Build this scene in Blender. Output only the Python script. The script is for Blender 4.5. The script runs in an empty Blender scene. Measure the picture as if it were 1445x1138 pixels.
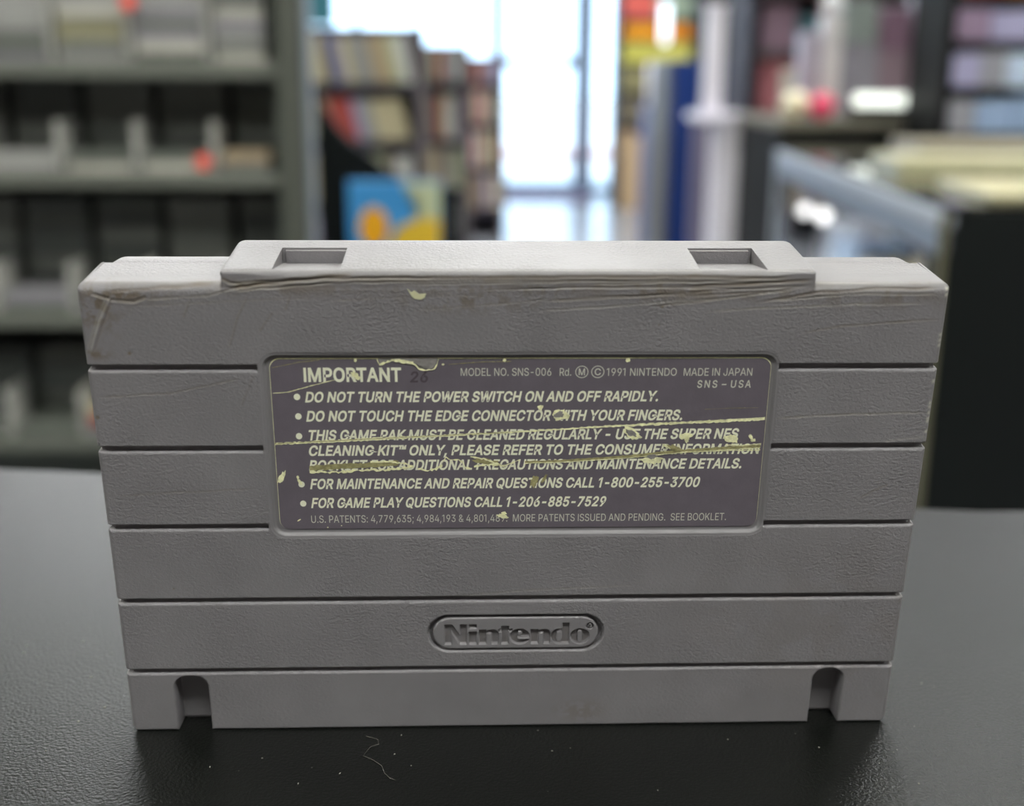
import bpy, bmesh, math, random
import numpy as np
from mathutils import Matrix, Vector

# ------------------------------------------------------------------ camera, world, sun, exposure
SC = bpy.context.scene
COL = SC.collection
cam_data = bpy.data.cameras.new('camera')
cam = bpy.data.objects.new('camera', cam_data)
COL.objects.link(cam)
SC.camera = cam
cam_data.sensor_width = 36.0
cam_data.sensor_fit = 'HORIZONTAL'
cam_data.lens = 1732.14 / 1445 * 36.0
cam_data.clip_start = 0.01
cam_data.clip_end = 100
ROT = Matrix(((0.9993642, 0.00327085, -0.03550341),
              (-0.03513842, 0.25904857, -0.96522491),
              (0.00604, 0.96585876, 0.2589988)))
cam.matrix_world = Matrix.Translation((-0.00789, -0.198937, 0.11385)) @ ROT.to_4x4()
cam_data.dof.use_dof = True
cam_data.dof.focus_distance = 0.207
cam_data.dof.aperture_fstop = 11.0

world = bpy.data.worlds.new('sky')
SC.world = world
world.use_nodes = True
bg = world.node_tree.nodes['Background']
bg.inputs[0].default_value = (0.56, 0.78, 1.0, 1)
bg.inputs[1].default_value = 5.0

SUN = bpy.data.lights.new('sun', 'SUN')
SUN.energy = 6.0
SUN.angle = math.radians(0.5)
sun = bpy.data.objects.new('sun', SUN)
sun.rotation_euler = (math.radians(38), 0, math.radians(-20))
COL.objects.link(sun)

SC.view_settings.view_transform = 'Standard'
SC.view_settings.look = 'None'
SC.view_settings.gamma = 1.0
SC.view_settings.use_curve_mapping = False
SC.view_settings.exposure = 0.0
LAMP = 11.0      # strength of the ceiling diffusers

# ------------------------------------------------------------------ helpers
random.seed(7)
def lin(c):
    c = c / 255.0
    return c / 12.92 if c <= 0.04045 else ((c + 0.055) / 1.055) ** 2.4
def rgb(r, g, b):
    return (lin(r), lin(g), lin(b), 1.0)
MATS = {}
def mat(name, col, rough=0.6, metal=0.0, vary=0.0, scale=8.0, bump=0.0, bscale=400.0, spec=0.5, emit=None, trans=0.0):
    if name in MATS:
        return MATS[name]
    m = bpy.data.materials.new(name)
    m.use_nodes = True
    nt = m.node_tree
    b = nt.nodes['Principled BSDF']
    b.inputs['Base Color'].default_value = col
    b.inputs['Roughness'].default_value = rough
    b.inputs['Metallic'].default_value = metal
    b.inputs['Specular IOR Level'].default_value = spec
    if trans:
        b.inputs['Transmission Weight'].default_value = trans
        b.inputs['IOR'].default_value = 1.45
    if emit:
        b.inputs['Emission Color'].default_value = col
        b.inputs['Emission Strength'].default_value = emit
    tc = nt.nodes.new('ShaderNodeTexCoord')
    if vary:
        n = nt.nodes.new('ShaderNodeTexNoise')
        n.inputs['Scale'].default_value = scale
        n.inputs['Detail'].default_value = 4
        nt.links.new(tc.outputs['Object'], n.inputs['Vector'])
        r = nt.nodes.new('ShaderNodeMapRange')
        r.inputs['From Min'].default_value = 0.3
        r.inputs['From Max'].default_value = 0.7
        r.inputs['To Min'].default_value = 1 - vary
        r.inputs['To Max'].default_value = 1 + vary
        nt.links.new(n.outputs['Fac'], r.inputs['Value'])
        h = nt.nodes.new('ShaderNodeHueSaturation')
        h.inputs['Color'].default_value = col
        nt.links.new(r.outputs['Result'], h.inputs['Value'])
        nt.links.new(h.outputs['Color'], b.inputs['Base Color'])
    if bump:
        n = nt.nodes.new('ShaderNodeTexNoise')
        n.inputs['Scale'].default_value = bscale
        n.inputs['Detail'].default_value = 3
        nt.links.new(tc.outputs['Object'], n.inputs['Vector'])
        bp = nt.nodes.new('ShaderNodeBump')
        bp.inputs['Strength'].default_value = bump
        bp.inputs['Distance'].default_value = 0.35 / bscale
        nt.links.new(n.outputs['Fac'], bp.inputs['Height'])
        nt.links.new(bp.outputs['Normal'], b.inputs['Normal'])
    MATS[name] = m
    return m

def link(name, me, m=None, parent=None):
    o = bpy.data.objects.new(name, me)
    COL.objects.link(o)
    if m is not None:
        me.materials.append(m)
    if parent is not None:
        o.parent = parent
    return o
def tag(o, label, cat, group=None, kind=None):
    if label: o['label'] = label
    if cat: o['category'] = cat
    if group: o['group'] = group
    if kind: o['kind'] = kind
    return o
def empty(name, loc, label, cat, group=None, rz=0.0):
    o = bpy.data.objects.new(name, None)
    o.empty_display_size = 0.05
    COL.objects.link(o)
    o.location = loc
    o.rotation_euler = (0, 0, rz)
    return tag(o, label, cat, group)
def bx(bm, x0, x1, y0, y1, z0, z1, M=None):
    vs = [bm.verts.new((x, y, z)) for x in (x0, x1) for y in (y0, y1) for z in (z0, z1)]
    if M is not None:
        for v in vs: v.co = M @ v.co
    for f in ((0, 1, 3, 2), (4, 6, 7, 5), (0, 4, 5, 1), (2, 3, 7, 6), (0, 2, 6, 4), (1, 5, 7, 3)):
        bm.faces.new([vs[i] for i in f])
    return vs
def fin(name, bm, m, parent=None, bevel=0.0, smooth=False):
    if bevel:
        bmesh.ops.bevel(bm, geom=list(bm.edges), offset=bevel, segments=2, affect='EDGES', profile=0.5)
    bmesh.ops.recalc_face_normals(bm, faces=bm.faces)
    me = bpy.data.meshes.new(name)
    bm.to_mesh(me); bm.free()
    if smooth:
        for p in me.polygons: p.use_smooth = True
    return link(name, me, m, parent)
def box(name, m, x0, x1, y0, y1, z0, z1, parent=None, bevel=0.0, M=None):
    bm = bmesh.new()
    bx(bm, x0, x1, y0, y1, z0, z1, M)
    return fin(name, bm, m, parent, bevel)
def tbox(name, m, x0, x1, y0, y1, z0, z1, label, cat, group=None, bevel=0.002, lean=0.0, turn=0.0):
    """a top-level box-shaped thing with its origin at its base centre"""
    cx, cy = (x0 + x1) / 2, (y0 + y1) / 2
    o = box(name, m, x0 - cx, x1 - cx, y0 - cy, y1 - cy, 0, z1 - z0, None, bevel)
    o.location = (cx, cy, z0)
    o.rotation_euler = (0, lean, turn)
    return tag(o, label, cat, group)
def lathe(bm, prof, n=20, M=None):
    rings = []
    for r, z in prof:
        ring = []
        for k in range(n):
            a = 2 * math.pi * k / n
            co = Vector((max(r, 1e-5) * math.cos(a), max(r, 1e-5) * math.sin(a), z))
            if M is not None: co = M @ co
            ring.append(bm.verts.new(co))
        rings.append(ring)
    for a, b in zip(rings, rings[1:]):
        for k in range(n):
            bm.faces.new((a[k], a[(k + 1) % n], b[(k + 1) % n], b[k]))
    bm.faces.new(rings[0][::-1]); bm.faces.new(rings[-1])
ORD = ['first', 'second', 'third', 'fourth', 'fifth', 'sixth', 'seventh', 'eighth', 'ninth', 'tenth', 'eleventh',
       'twelfth', 'thirteenth', 'fourteenth', 'fifteenth', 'sixteenth', 'seventeenth', 'eighteenth', 'nineteenth', 'twentieth',
       'twenty-first', 'twenty-second', 'twenty-third', 'twenty-fourth', 'twenty-fifth', 'twenty-sixth', 'twenty-seventh', 'twenty-eighth']

# ------------------------------------------------------------------ materials
def plastic_material():
    m = bpy.data.materials.new('worn grey plastic')
    m.use_nodes = True
    nt = m.node_tree; N = nt.nodes; L = nt.links
    b = N['Principled BSDF']
    tc = N.new('ShaderNodeTexCoord')
    at = N.new('ShaderNodeAttribute'); at.attribute_name = 'wear'
    sep = N.new('ShaderNodeSeparateColor'); L.new(at.outputs['Color'], sep.inputs[0])
    n1 = N.new('ShaderNodeTexNoise'); n1.inputs['Scale'].default_value = 90; n1.inputs['Detail'].default_value = 5
    L.new(tc.outputs['Object'], n1.inputs['Vector'])
    mr = N.new('ShaderNodeMapRange'); mr.inputs['From Min'].default_value = .3; mr.inputs['From Max'].default_value = .7
    mr.inputs['To Min'].default_value = .93; mr.inputs['To Max'].default_value = 1.07
    L.new(n1.outputs['Fac'], mr.inputs['Value'])
    hs = N.new('ShaderNodeHueSaturation'); hs.inputs['Color'].default_value = PLASTIC
    L.new(mr.outputs['Result'], hs.inputs['Value'])
    mx = N.new('ShaderNodeMix'); mx.data_type = 'RGBA'
    L.new(sep.outputs[0], mx.inputs['Factor']); L.new(hs.outputs['Color'], mx.inputs['A'])
    mx.inputs['B'].default_value = rgb(98, 84, 66)
    mx2 = N.new('ShaderNodeMix'); mx2.data_type = 'RGBA'
    L.new(sep.outputs[1], mx2.inputs['Factor']); L.new(mx.outputs['Result'], mx2.inputs['A'])
    mx2.inputs['B'].default_value = rgb(196, 192, 180)
    L.new(mx2.outputs['Result'], b.inputs['Base Color'])
    b.inputs['Roughness'].default_value = 0.42
    b.inputs['Specular IOR Level'].default_value = 0.45
    # moulded leather-like grain
    mp = N.new('ShaderNodeMapping'); mp.inputs['Scale'].default_value = (1.0, 1.0, 1.35)
    mp.inputs['Rotation'].default_value = (0, 0.35, 0)
    L.new(tc.outputs['Object'], mp.inputs['Vector'])
    n2 = N.new('ShaderNodeTexNoise'); n2.inputs['Scale'].default_value = 1700; n2.inputs['Detail'].default_value = 2.5
    n2.inputs['Distortion'].default_value = 0.6
    L.new(mp.outputs['Vector'], n2.inputs['Vector'])
    n3 = N.new('ShaderNodeTexNoise'); n3.inputs['Scale'].default_value = 55; n3.inputs['Detail'].default_value = 2
    L.new(tc.outputs['Object'], n3.inputs['Vector'])
    r3 = N.new('ShaderNodeMapRange'); r3.inputs['From Min'].default_value = .35; r3.inputs['From Max'].default_value = .62
    r3.inputs['To Min'].default_value = .35; r3.inputs['To Max'].default_value = 1.0
    L.new(n3.outputs['Fac'], r3.inputs['Value'])
    sub = N.new('ShaderNodeMath'); sub.operation = 'SUBTRACT'; sub.use_clamp = True
    L.new(r3.outputs['Result'], sub.inputs[0]); L.new(sep.outputs[2], sub.inputs[1])
    mul = N.new('ShaderNodeMath'); mul.operation = 'MULTIPLY'
    L.new(sub.outputs[0], mul.inputs[0]); L.new(n2.outputs['Fac'], mul.inputs[1])
    bp = N.new('ShaderNodeBump'); bp.inputs['Strength'].default_value = 0.55; bp.inputs['Distance'].default_value = 0.00045
    L.new(mul.outputs[0], bp.inputs['Height'])
    L.new(bp.outputs['Normal'], b.inputs['Normal'])
    return m
PLASTIC = rgb(126, 123, 127)
M_PLASTIC = plastic_material()
M_LABEL = mat('label print', rgb(102, 95, 104), 0.5, vary=.06, scale=300, bump=.15, bscale=1500)
M_INK = mat('cream lettering', rgb(236, 236, 214), 0.6)
M_INKTHIN = mat('dim cream lettering', rgb(206, 206, 194), 0.6)
M_PAPER = mat('torn cream paper', rgb(238, 236, 192), 0.8, vary=.22, scale=1500, bump=.8, bscale=1500)
M_OLIVE = mat('scuffed olive paper', rgb(152, 146, 104), 0.8, vary=.35, scale=1200, bump=.8, bscale=1200)
M_BARE = mat('bare grey backing', rgb(140, 136, 134), 0.6, vary=.2, scale=900, bump=.6, bscale=1200)
M_DUST = mat('pale lint', rgb(150, 148, 140), 0.9)
M_LINT = mat('grey hair', rgb(92, 90, 86), 0.8)

M_COUNTER = mat('black counter laminate', rgb(15, 17, 15), 0.30, bump=.8, bscale=1700, spec=.45)
M_FLOOR = mat('pale vinyl floor', rgb(150, 152, 158), 0.22, vary=.05, scale=1.5)
M_WALL = mat('painted wall', rgb(122, 116, 114), 0.8, vary=.04, scale=2)
M_CEIL = mat('ceiling board', rgb(158, 160, 150), 0.9)
M_DIFF = mat('lit diffuser', (1.0, 1.0, 0.87, 1), 0.5, emit=LAMP * 1.9)
M_DIFF_DIM = mat('dimly lit diffuser', (0.98, 1.0, 0.93, 1), 0.5, emit=LAMP * 1.95)
M_DIFF_FAR = mat('bright lit diffuser', (.97, 0.99, 1.0, 1), 0.5, emit=LAMP * 1.9)
M_CASEFILL = mat('hidden case fill', (0.9, 0.95, 1.0, 1), 0.5, emit=9.0)
M_METAL2 = mat('dark grey upright', rgb(70, 73, 67), .5)
M_METAL = mat('grey rack metal', rgb(94, 97, 91), 0.55, vary=.05, scale=5)
M_DARKM = mat('dark rack back', rgb(84, 90, 86), 0.7, vary=.1, scale=6)
M_FIN = mat('pale grey divider', rgb(172, 172, 170), 0.5)
M_ALU = mat('door aluminium', rgb(92, 104, 132), 0.5)
M_BLACK = mat('black laminate', rgb(13, 17, 18), 0.55, vary=.1, scale=4, spec=.2)
M_NAVY = mat('navy paint', rgb(20, 56, 126), 0.45)
M_CONC = mat('sunlit concrete', rgb(200, 200, 200), 0.9, vary=.08, scale=.8)
M_GLASS = mat('clear glass', (0.96, 0.98, 1, 1), 0.02, trans=1.0)

# ------------------------------------------------------------------ room shell
FZ = -0.95
ZC = 1.95
def struct(name, m, *a, **k):
    o = box(name, m, *a, **k); o['kind'] = 'structure'; return o
struct('floor', M_FLOOR, -3.2, 3.8, -2.6, 11.45, FZ - .05, FZ)
struct('ceiling', M_CEIL, -3.2, 3.8, -2.6, 11.6, ZC, ZC + .1)
struct('wall_left', M_WALL, -3.3, -3.2, -2.6, 11.5, FZ, ZC)
struct('wall_right', M_WALL, 3.8, 3.9, -2.6, 11.5, FZ, ZC)
struct('wall_back', M_WALL, -3.3, 3.9, -2.7, -2.6, FZ, ZC)
# shop front: wall pieces around the glazing
bm = bmesh.new()
bx(bm, -3.2, -2.5, 11.3, 11.45, FZ, ZC)
bx(bm, 1.36, 3.8, 11.3, 11.45, FZ, ZC)
bx(bm, -2.5, 1.36, 11.3, 11.45, 1.55, ZC)
bx(bm, -2.5, .25, 11.3, 11.45, FZ, -.35)
fin('wall_front', bm, M_WALL)['kind'] = 'structure'
struct('ground', M_CONC, -30, 30, 11.45, 60, FZ - .2, FZ - .02)
def glazed(name, x0, x1, z0, z1, bars_x=(), bars_z=(), fw=.05):
    bm = bmesh.new()
    for a, b, c, d in ((x0, x0 + fw, z0, z1), (x1 - fw, x1, z0, z1), (x0 + fw, x1 - fw, z1 - fw, z1), (x0 + fw, x1 - fw, z0, z0 + fw)):
        bx(bm, a, b, 11.33, 11.39, c, d)
    for q in bars_x: bx(bm, q - fw / 2, q + fw / 2, 11.33, 11.39, z0 + fw, z1 - fw)
    for q, t in bars_z: bx(bm, x0 + fw, x1 - fw, 11.34, 11.38, q - t / 2, q + t / 2)
    root = fin(name, bm, M_ALU); root['kind'] = 'structure'
    box('pane', M_GLASS, x0 + fw, x1 - fw, 11.357, 11.363, z0 + fw, z1 - fw, root)
    return root
glazed('window_1', -2.5, .25, -.35, 1.55, bars_x=(-1.0,))
d1 = glazed('door_1', .255, 1.035, FZ + .01, 1.30, bars_z=((.22, .10),), fw=.075)
box('push_bar', M_ALU, .50, .98, 11.27, 11.30, -.66, -.62, d1, .008)
glazed('window_2', 1.04, 1.355, FZ, 1.55, bars_x=(1.13,), fw=.05)
glazed('window_3', .255, 1.035, 1.31, 1.55, fw=.04)

# ceiling lamps
def troffer(x, y, label, w=1.2, d=.6, m=None):
    t = empty('ceiling_light', (x, y, ZC - .05), label, 'light', None)
    bm = bmesh.new()
    e = .03
    for a in ((-w/2, w/2, -d/2, -d/2 + e), (-w/2, w/2, d/2 - e, d/2), (-w/2, -w/2 + e, -d/2 + e, d/2 - e), (w/2 - e, w/2, -d/2 + e, d/2 - e)):
        bx(bm, a[0], a[1], a[2], a[3], 0, .05)
    fin('frame', bm, M_CEIL, t)
    box('diffuser', m or M_DIFF, -w/2 + e, w/2 - e, -d/2 + e, d/2 - e, .01, .02, t)
for y, rn in ((-1.3, 'behind the counter'), (.9, 'just beyond the counter'), (3.4, 'above the rack'), (6.0, 'in the middle of the shop'), (9.2, 'near the shop door')):
    for x, cn in ((-1.9, 'left'), (.25, 'middle'), (2.3, 'right')):
        if y == 3.4 and x < 0: continue
        big = y == 6.0 and x < 0
        troffer(x, y, ('wide ' if big else '') + 'recessed ceiling light panel, %s one of the row %s' % (cn, rn), w=1.7 if big else 1.2, d=1.3 if big else .6, m=M_DIFF_DIM if y < 0 else (M_DIFF_FAR if y > 3 else M_DIFF))

# ------------------------------------------------------------------ the counter the cartridge stands on
bm = bmesh.new()
pts = [(-.75, -.45), (.75, -.45), (.75, .100), (.13, .1105), (-.15, .1525), (-.75, .22)]
top = [bm.verts.new((x, y, 0)) for x, y in pts]
bot = [bm.verts.new((x, y, -.035)) for x, y in pts]
bm.faces.new(top); bm.faces.new(bot[::-1])
for i in range(len(pts)):
    j = (i + 1) % len(pts)
    bm.faces.new((top[i], bot[i], bot[j], top[j]))
bmesh.ops.bevel(bm, geom=[e for e in bm.edges if abs(e.verts[0].co.z) < 1e-6 and abs(e.verts[1].co.z) < 1e-6], offset=.0015, segments=3, affect='EDGES')
cn = empty('counter', (0, 0, FZ), 'black textured counter under the grey game cartridge', 'counter')
c1 = fin('worktop', bm, M_COUNTER, cn); c1.location = (0, 0, -FZ)
box('cabinet_base', M_BLACK, -.72, .72, -.42, .07, 0, -FZ - .035, cn)

# ------------------------------------------------------------------ BACKGROUND SHOP
# grey rack of flat cases on the left -------------------------------
RX0, RX1 = -1.30, -.276
RF = 1.90
rk = empty('display_rack', ((RX0 + RX1) / 2, 2.08, FZ), 'tall grey metal rack holding stacks of grey flat cases, left of the cartridge', 'rack')
ox, oy = (RX0 + RX1) / 2, 2.08
def rp(name, m, x0, x1, y0, y1, z0, z1, bev=.001, parent=rk):
    return box(name, m, x0 - ox, x1 - ox, y0 - oy, y1 - oy, z0 - FZ, z1 - FZ, parent, bev)
rp('upright', M_METAL2, -.316, -.276, 1.88, 1.93, FZ, .50)
rp('upright', M_METAL2, -1.30, -1.26, 1.88, 1.93, FZ, .50)
rp('side_panel', M_DARKM, -.330, -.320, 1.93, 2.30, FZ, .50)
rp('edge_strip', mat('pale edge strip', rgb(140, 148, 162), .4), -.2755, -.266, 1.90, 1.93, FZ, .50)
rp('back_panel', M_DARKM, -1.28, -.330, 2.29, 2.31, FZ, .50)
SHELF = [(.352, 'top'), (.125, 'second'), (-.052, 'third'), (-.290, 'fourth'), (-.512, 'fifth')]
cols = [(-1.18, -1.068), (-1.055, -.943), (-.930, -.818), (-.803, -.690), (-.676, -.563), (-.549, -.436), (-.421, -.336)]
colname = ['seventh', 'sixth', 'fifth', 'fourth', 'third', 'second', 'first']
for z, nm in SHELF:
    rp('shelf', M_METAL, -1.26, -.332, RF, 2.28, z - .012, z)
    rp('shelf_lip', M_METAL, -1.26, -.318, RF - .006, RF, z - .020, z + .004)
    for c in cols[1:]:
        fz = .085 if nm != 'second' else .20
        M = Matrix.Translation((c[0] - .007, 1.93, z)) @ Matrix.Rotation(-.015, 4, 'Y') @ Matrix.Translation((-(c[0] - .007), -1.93, -z))
        bm = bmesh.new(); vs = bx(bm, c[0] - .0140, c[0] - .0070, 1.905, 2.0, z + .001, z + .001 + fz, M)
        for v in vs: v.co -= Vector((ox, oy, FZ))
        fin('divider', bm, M_FIN, rk, .001)
CASEM = [mat('grey case %d' % i, rgb(*c), .35, vary=.04, scale=30) for i, c in enumerate(((150, 150, 150), (112, 114, 112), (132, 130, 138), (176, 174, 168), (96, 100, 96)))]
OLIVEC = mat('olive case', rgb(134, 131, 108), .4)
DARKC = [mat('shade-dark case %d' % i, rgb(*c), .5) for i, c in enumerate(((84, 88, 84), (66, 70, 68), (98, 100, 96)))]
REDDOT = mat('red price dot', rgb(232, 84, 70), .6)
TANC = mat('tan case', rgb(156, 140, 118), .5)
def flatcase(x0, x1, y0, d, z0, h, m, label, group, turn=0.0):
    cx, cy = (x0 + x1) / 2, y0 + d / 2
    bm = bmesh.new()
    w = (x1 - x0) / 2
    bx(bm, -w, w, -d / 2, d / 2, 0, h * .46); bx(bm, -w, w, -d / 2, d / 2, h * .54, h)
    bx(bm, -w + .002, w - .002, -d / 2 + .002, d / 2 - .002, h * .4, h * .6)
    o = fin('flat_case', bm, m)
    o.location = (cx, cy, z0); o.rotation_euler = (0, 0, turn)
    tag(o, label, 'case', group)
    return o
rs = random.Random(11)
stackn = {'second': (11, .0175), 'third': (2, .0175), 'fourth': (2, .0175), 'fifth': (1, .02), 'top': (1, .02)}
dots = {(5, 'second'): None}
for z, nm in SHELF:
    if nm == 'top': continue
    n, h = stackn[nm]
    for ci, c in enumerate(cols):
        for k in range(n):
            m = rs.choice(CASEM)
            what = 'grey'
            if nm == 'second' and ci == 4 and k in (2, 3): m = OLIVEC; what = 'olive'
            if nm == 'third' and ci == 6 and k == 1: m = TANC; what = 'tan'
            o = flatcase(c[0] + .002 + rs.uniform(0, .001), c[1] - .0035 - rs.uniform(0, .003), RF + .004 + rs.uniform(0, .006), .12, z + .001 + k * (h + .0008), h, m,
                     '%s flat case, %s up, %s stack from the upright, %s shelf' % (what, ORD[k], colname[ci], nm), 'flat cases on the grey rack')
        # cases behind, with their shade put into the dark colour
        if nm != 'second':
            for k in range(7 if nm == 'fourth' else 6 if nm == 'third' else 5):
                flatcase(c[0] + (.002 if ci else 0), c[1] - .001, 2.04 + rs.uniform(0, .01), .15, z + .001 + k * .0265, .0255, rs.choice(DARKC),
                         'shade-dark case, %s up at the back, %s column from the upright, %s shelf' % (ORD[k], colname[ci], nm), 'shade-dark cases at the back of the grey rack')
def dot(x, y, z, label):
    bm = bmesh.new()
    lathe(bm, [(.0115, 0), (.0125, .0006), (.0115, .0012)], 20, Matrix.Rotation(math.pi / 2, 4, 'X'))
    o = fin('price_dot', bm, REDDOT); o.location = (x, y, z); tag(o, label, 'sticker', 'red round price dots on the rack'); return o
dot(-.552, RF - .007, .222, 'red round price dot high on the rack between two tall stacks')
dot(-.447, RF - .007, -.030, 'red round price dot on a case of the third shelf')
tbox('red_box', mat('dull red card', rgb(150, 58, 50), .6), -.674, -.568, 1.905, 2.03, -.4895, -.470, 'flat dull red box on the lowest visible rack shelf', 'box')
tbox('cream_box', mat('cream card', rgb(170, 160, 130), .6), -.674, -.568, 1.905, 2.03, -.4695, -.452, 'flat cream box lying on the dull red box', 'box')

# bookcases with spines, receding towards the shop door --------------
PAL = [('cream', (205, 198, 160)), ('white', (188, 188, 184)), ('grey', (132, 132, 130)), ('tan', (160, 142, 112)), ('mauve', (124, 108, 118)),
       ('dull red', (150, 80, 76)), ('lavender', (140, 138, 168)), ('brown', (104, 86, 74)), ('navy', (52, 56, 88)), ('pale green', (160, 164, 134))]
PM = {n: mat(n + ' card', rgb(*c), .55, vary=.05, scale=10) for n, c in PAL}
M_SHELFB = mat('dark bookcase board', rgb(44, 40, 52), .6, vary=.1, scale=5)
M_SIDEB = mat('brown grey bookcase side', rgb(98, 90, 92), .6)
def bookcase(name, x0, x1, y, top, boards, h, label, bname, wrange, weights, seed, lean=0.0, special=()):
    r = random.Random(seed)
    cx = (x0 + x1) / 2
    t = empty('bookcase', (cx, y + .13, FZ), label, 'bookcase', 'bookcases towards the door')
    q = lambda n, m, a, b, c, d, e, f: box(n, m, a - cx, b - cx, c - y - .13, d - y - .13, e - FZ, f - FZ, t, .001)
    q('side', M_SIDEB, x0 - .025, x0, y, y + .26, FZ, top); q('side', M_SIDEB, x1, x1 + .025, y, y + .26, FZ, top)
    q('back', M_SHELFB, x0, x1, y + .25, y + .26, FZ, top)
    for i, b in enumerate(boards): q('shelf', M_SHELFB, x0, x1, y, y + .25, b - .026, b)
    nms = ['top', 'second', 'third', 'fourth']
    for i, b in enumerate(boards):
        if i > 3: break
        x = x0 + .004; k = 0
        hh = h[i] if isinstance(h, (list, tuple)) else h
        ln = lean if i < 2 else 0
        if ln: x += .03
        while True:
            w = r.uniform(*wrange)
            cn = r.choices([p[0] for p in PAL], weights)[0]
            for (si, a, bb, cc) in special:
                if si == i and a <= x < bb: cn = cc
            if x + w + .002 > x1 - .003 or k >= len(ORD): break
            z1 = hh * r.uniform(.93, 1.0)
            M = Matrix.Translation((x + w, 0, b)) @ Matrix.Rotation(-ln, 4, 'Y')
            bm = bmesh.new(); bx(bm, -w, 0, 0, .14, 0, z1)
            o = fin('book', bm, PM[cn], None, .0012)
            dz = .0
            o.location = (x + w, y + .012 + r.uniform(0, .01), b + .0005 + (w * math.sin(ln) if ln > 0 else 0)); o.rotation_euler = (0, -ln, 0)
            tag(o, '%s spine, %s from the left on the %s shelf of the %s bookcase' % (cn, ORD[k], nms[i], bname), 'book', 'spines on the %s bookcase' % bname)
            x += w / math.cos(ln) + .0012; k += 1
W1 = [5, 5, 4, 3, 1, 1, 3, 1, .4, 3]; W3 = [1, 1, 3, 4, 4, 2, 1, 4, 1, 1]
bookcase('near', -.72, -.185, 4.2, .275, [.078, -.117, -.33, -.56], [.165, .150, .165, .17], 'nearest bookcase of leaning spines behind the grey rack', 'nearest', (.020, .034), W1, 3, .22,
         [(1, -.35, -.20, 'cream'), (1, -.47, -.40, 'dull red'), (0, -.63, -.57, 'cream'), (0, -.35, -.29, 'tan')])
bookcase('middle', -.215, -.02, 6.0, .255, [.077, -.20, -.44, -.70], [.165, .22, .20, .2], 'narrow middle bookcase between the nearest one and the one by the door', 'middle', (.022, .03), [3, 2, 3, 5, 2, 2, 0, 4, 0, 3], 5)
bookcase('far', -.01, .215, 8.0, .225, [.06, -.20, -.48, -.75], [.15, .21, .23, .22], 'farthest bookcase, dark and mauve, just left of the shop door', 'farthest', (.026, .04), W3, 6)

# black display stand with a curved top edge --------------------------
bm = bmesh.new()
cv = [(-.343, .066), (-.320, .030), (-.298, -.002), (-.265, -.036), (-.225, -.066), (-.175, -.104), (-.119, -.126), (-.072, -.134), (-.03, -.138)]
pl_ = [(x, z) for x, z in cv] + [(-.03, FZ), (-.343, FZ)]
a = [bm.verts.new((x + .19, 0, z - FZ)) for x, z in pl_]; b = [bm.verts.new((x + .19, .03, z - FZ)) for x, z in pl_]
bm.faces.new(a); bm.faces.new(b[::-1])
for i in range(len(pl_)): bm.faces.new((a[i], b[i], b[(i + 1) % len(pl_)], a[(i + 1) % len(pl_)]))
sd_ = empty('display_stand', (-.19, 2.6, FZ), 'black display stand with a swooping top edge beside the blue picture board', 'display stand')
fin('side_panel', bm, M_BLACK, sd_)
box('body', M_BLACK, -.10, .16, .03, .25, 0, .72, sd_, .004)
box('ledge', M_BLACK, -.108, .16, -.36, .0, .66, .68, sd_, .003)
box('front_leg', M_BLACK, -.105, -.08, -.36, -.33, 0, .66, sd_); box('front_leg', M_BLACK, .13, .16, -.36, -.33, 0, .66, sd_)
# blue and yellow picture board standing on the ledge
pb = empty('picture_board', (-.155, 2.33, FZ + .6805), 'blue picture board with orange round shape and yellow ground, behind the cartridge', 'picture board')
box('board', mat('sky blue print', rgb(64, 150, 218), .5), -.097, .093, 0, .02, 0, .172, pb, .002)
def shape(name, pts, m, yo):
    bm = bmesh.new(); a = [bm.verts.new((x, -yo, z)) for x, z in pts]; b = [bm.verts.new((x, .002, z)) for x, z in pts]
    bm.faces.new(a)
    for i in range(len(pts)): bm.faces.new((a[i], a[(i + 1) % len(pts)], b[(i + 1) % len(pts)], b[i]))
    bmesh.ops.triangulate(bm, faces=[f for f in bm.faces if len(f.verts) > 4])
    return fin(name, bm, m, pb)
shape('pale_cloud', [(.012, .170), (.020, .150), (.038, .138), (.046, .12), (.040, .10), (.052, .085), (.091, .08), (.091, .170)], mat('pale print', rgb(186, 194, 160), .5), .0008)
shape('yellow_ground', [(-.01, .05), (.0, .072), (.02, .088), (.05, .098), (.091, .094), (.091, .003), (-.02, .003)], mat('yellow print', rgb(228, 190, 52), .5), .0014)
shape('orange_disc', [(-.045 + .030 * math.cos(t), .078 + .042 * math.sin(t)) for t in np.linspace(0, 2 * math.pi, 28)[:-1]], mat('orange print', rgb(244, 176, 24), .5), .002)

# teal poster hung in the shop window
tbox('window_poster', mat('teal print', rgb(40, 110, 120), .6), -1.47, -1.17, 11.20, 11.22, .52, 1.1, 'teal poster hanging in the shop window above the nearest bookcase', 'poster', bevel=.001)
tbox('window_ledge_box', mat('grey card', rgb(110, 112, 116), .6), -1.45, -.80, 11.05, 11.25, .30, .50, 'grey box along the window top of the far shelf', 'box')
tbox('window_shelf', M_SIDEB, -1.60, -.70, 11.0, 11.28, FZ, .30, 'grey brown cupboard below the shop window', 'cupboard')
# outside
tbox('kerb', mat('pinkish kerb stone', rgb(190, 160, 158), .9), -6, 6, 16.2, 16.5, FZ - .02, FZ + .12, 'pinkish kerb stone running across outside the shop', 'kerb', bevel=.02)
tbox('door_mat', mat('mauve mat', rgb(120, 100, 132), .9), .22, 1.10, 10.45, 11.2, FZ, FZ + .012, 'mauve door mat inside the shop door', 'mat', bevel=.004)

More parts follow.
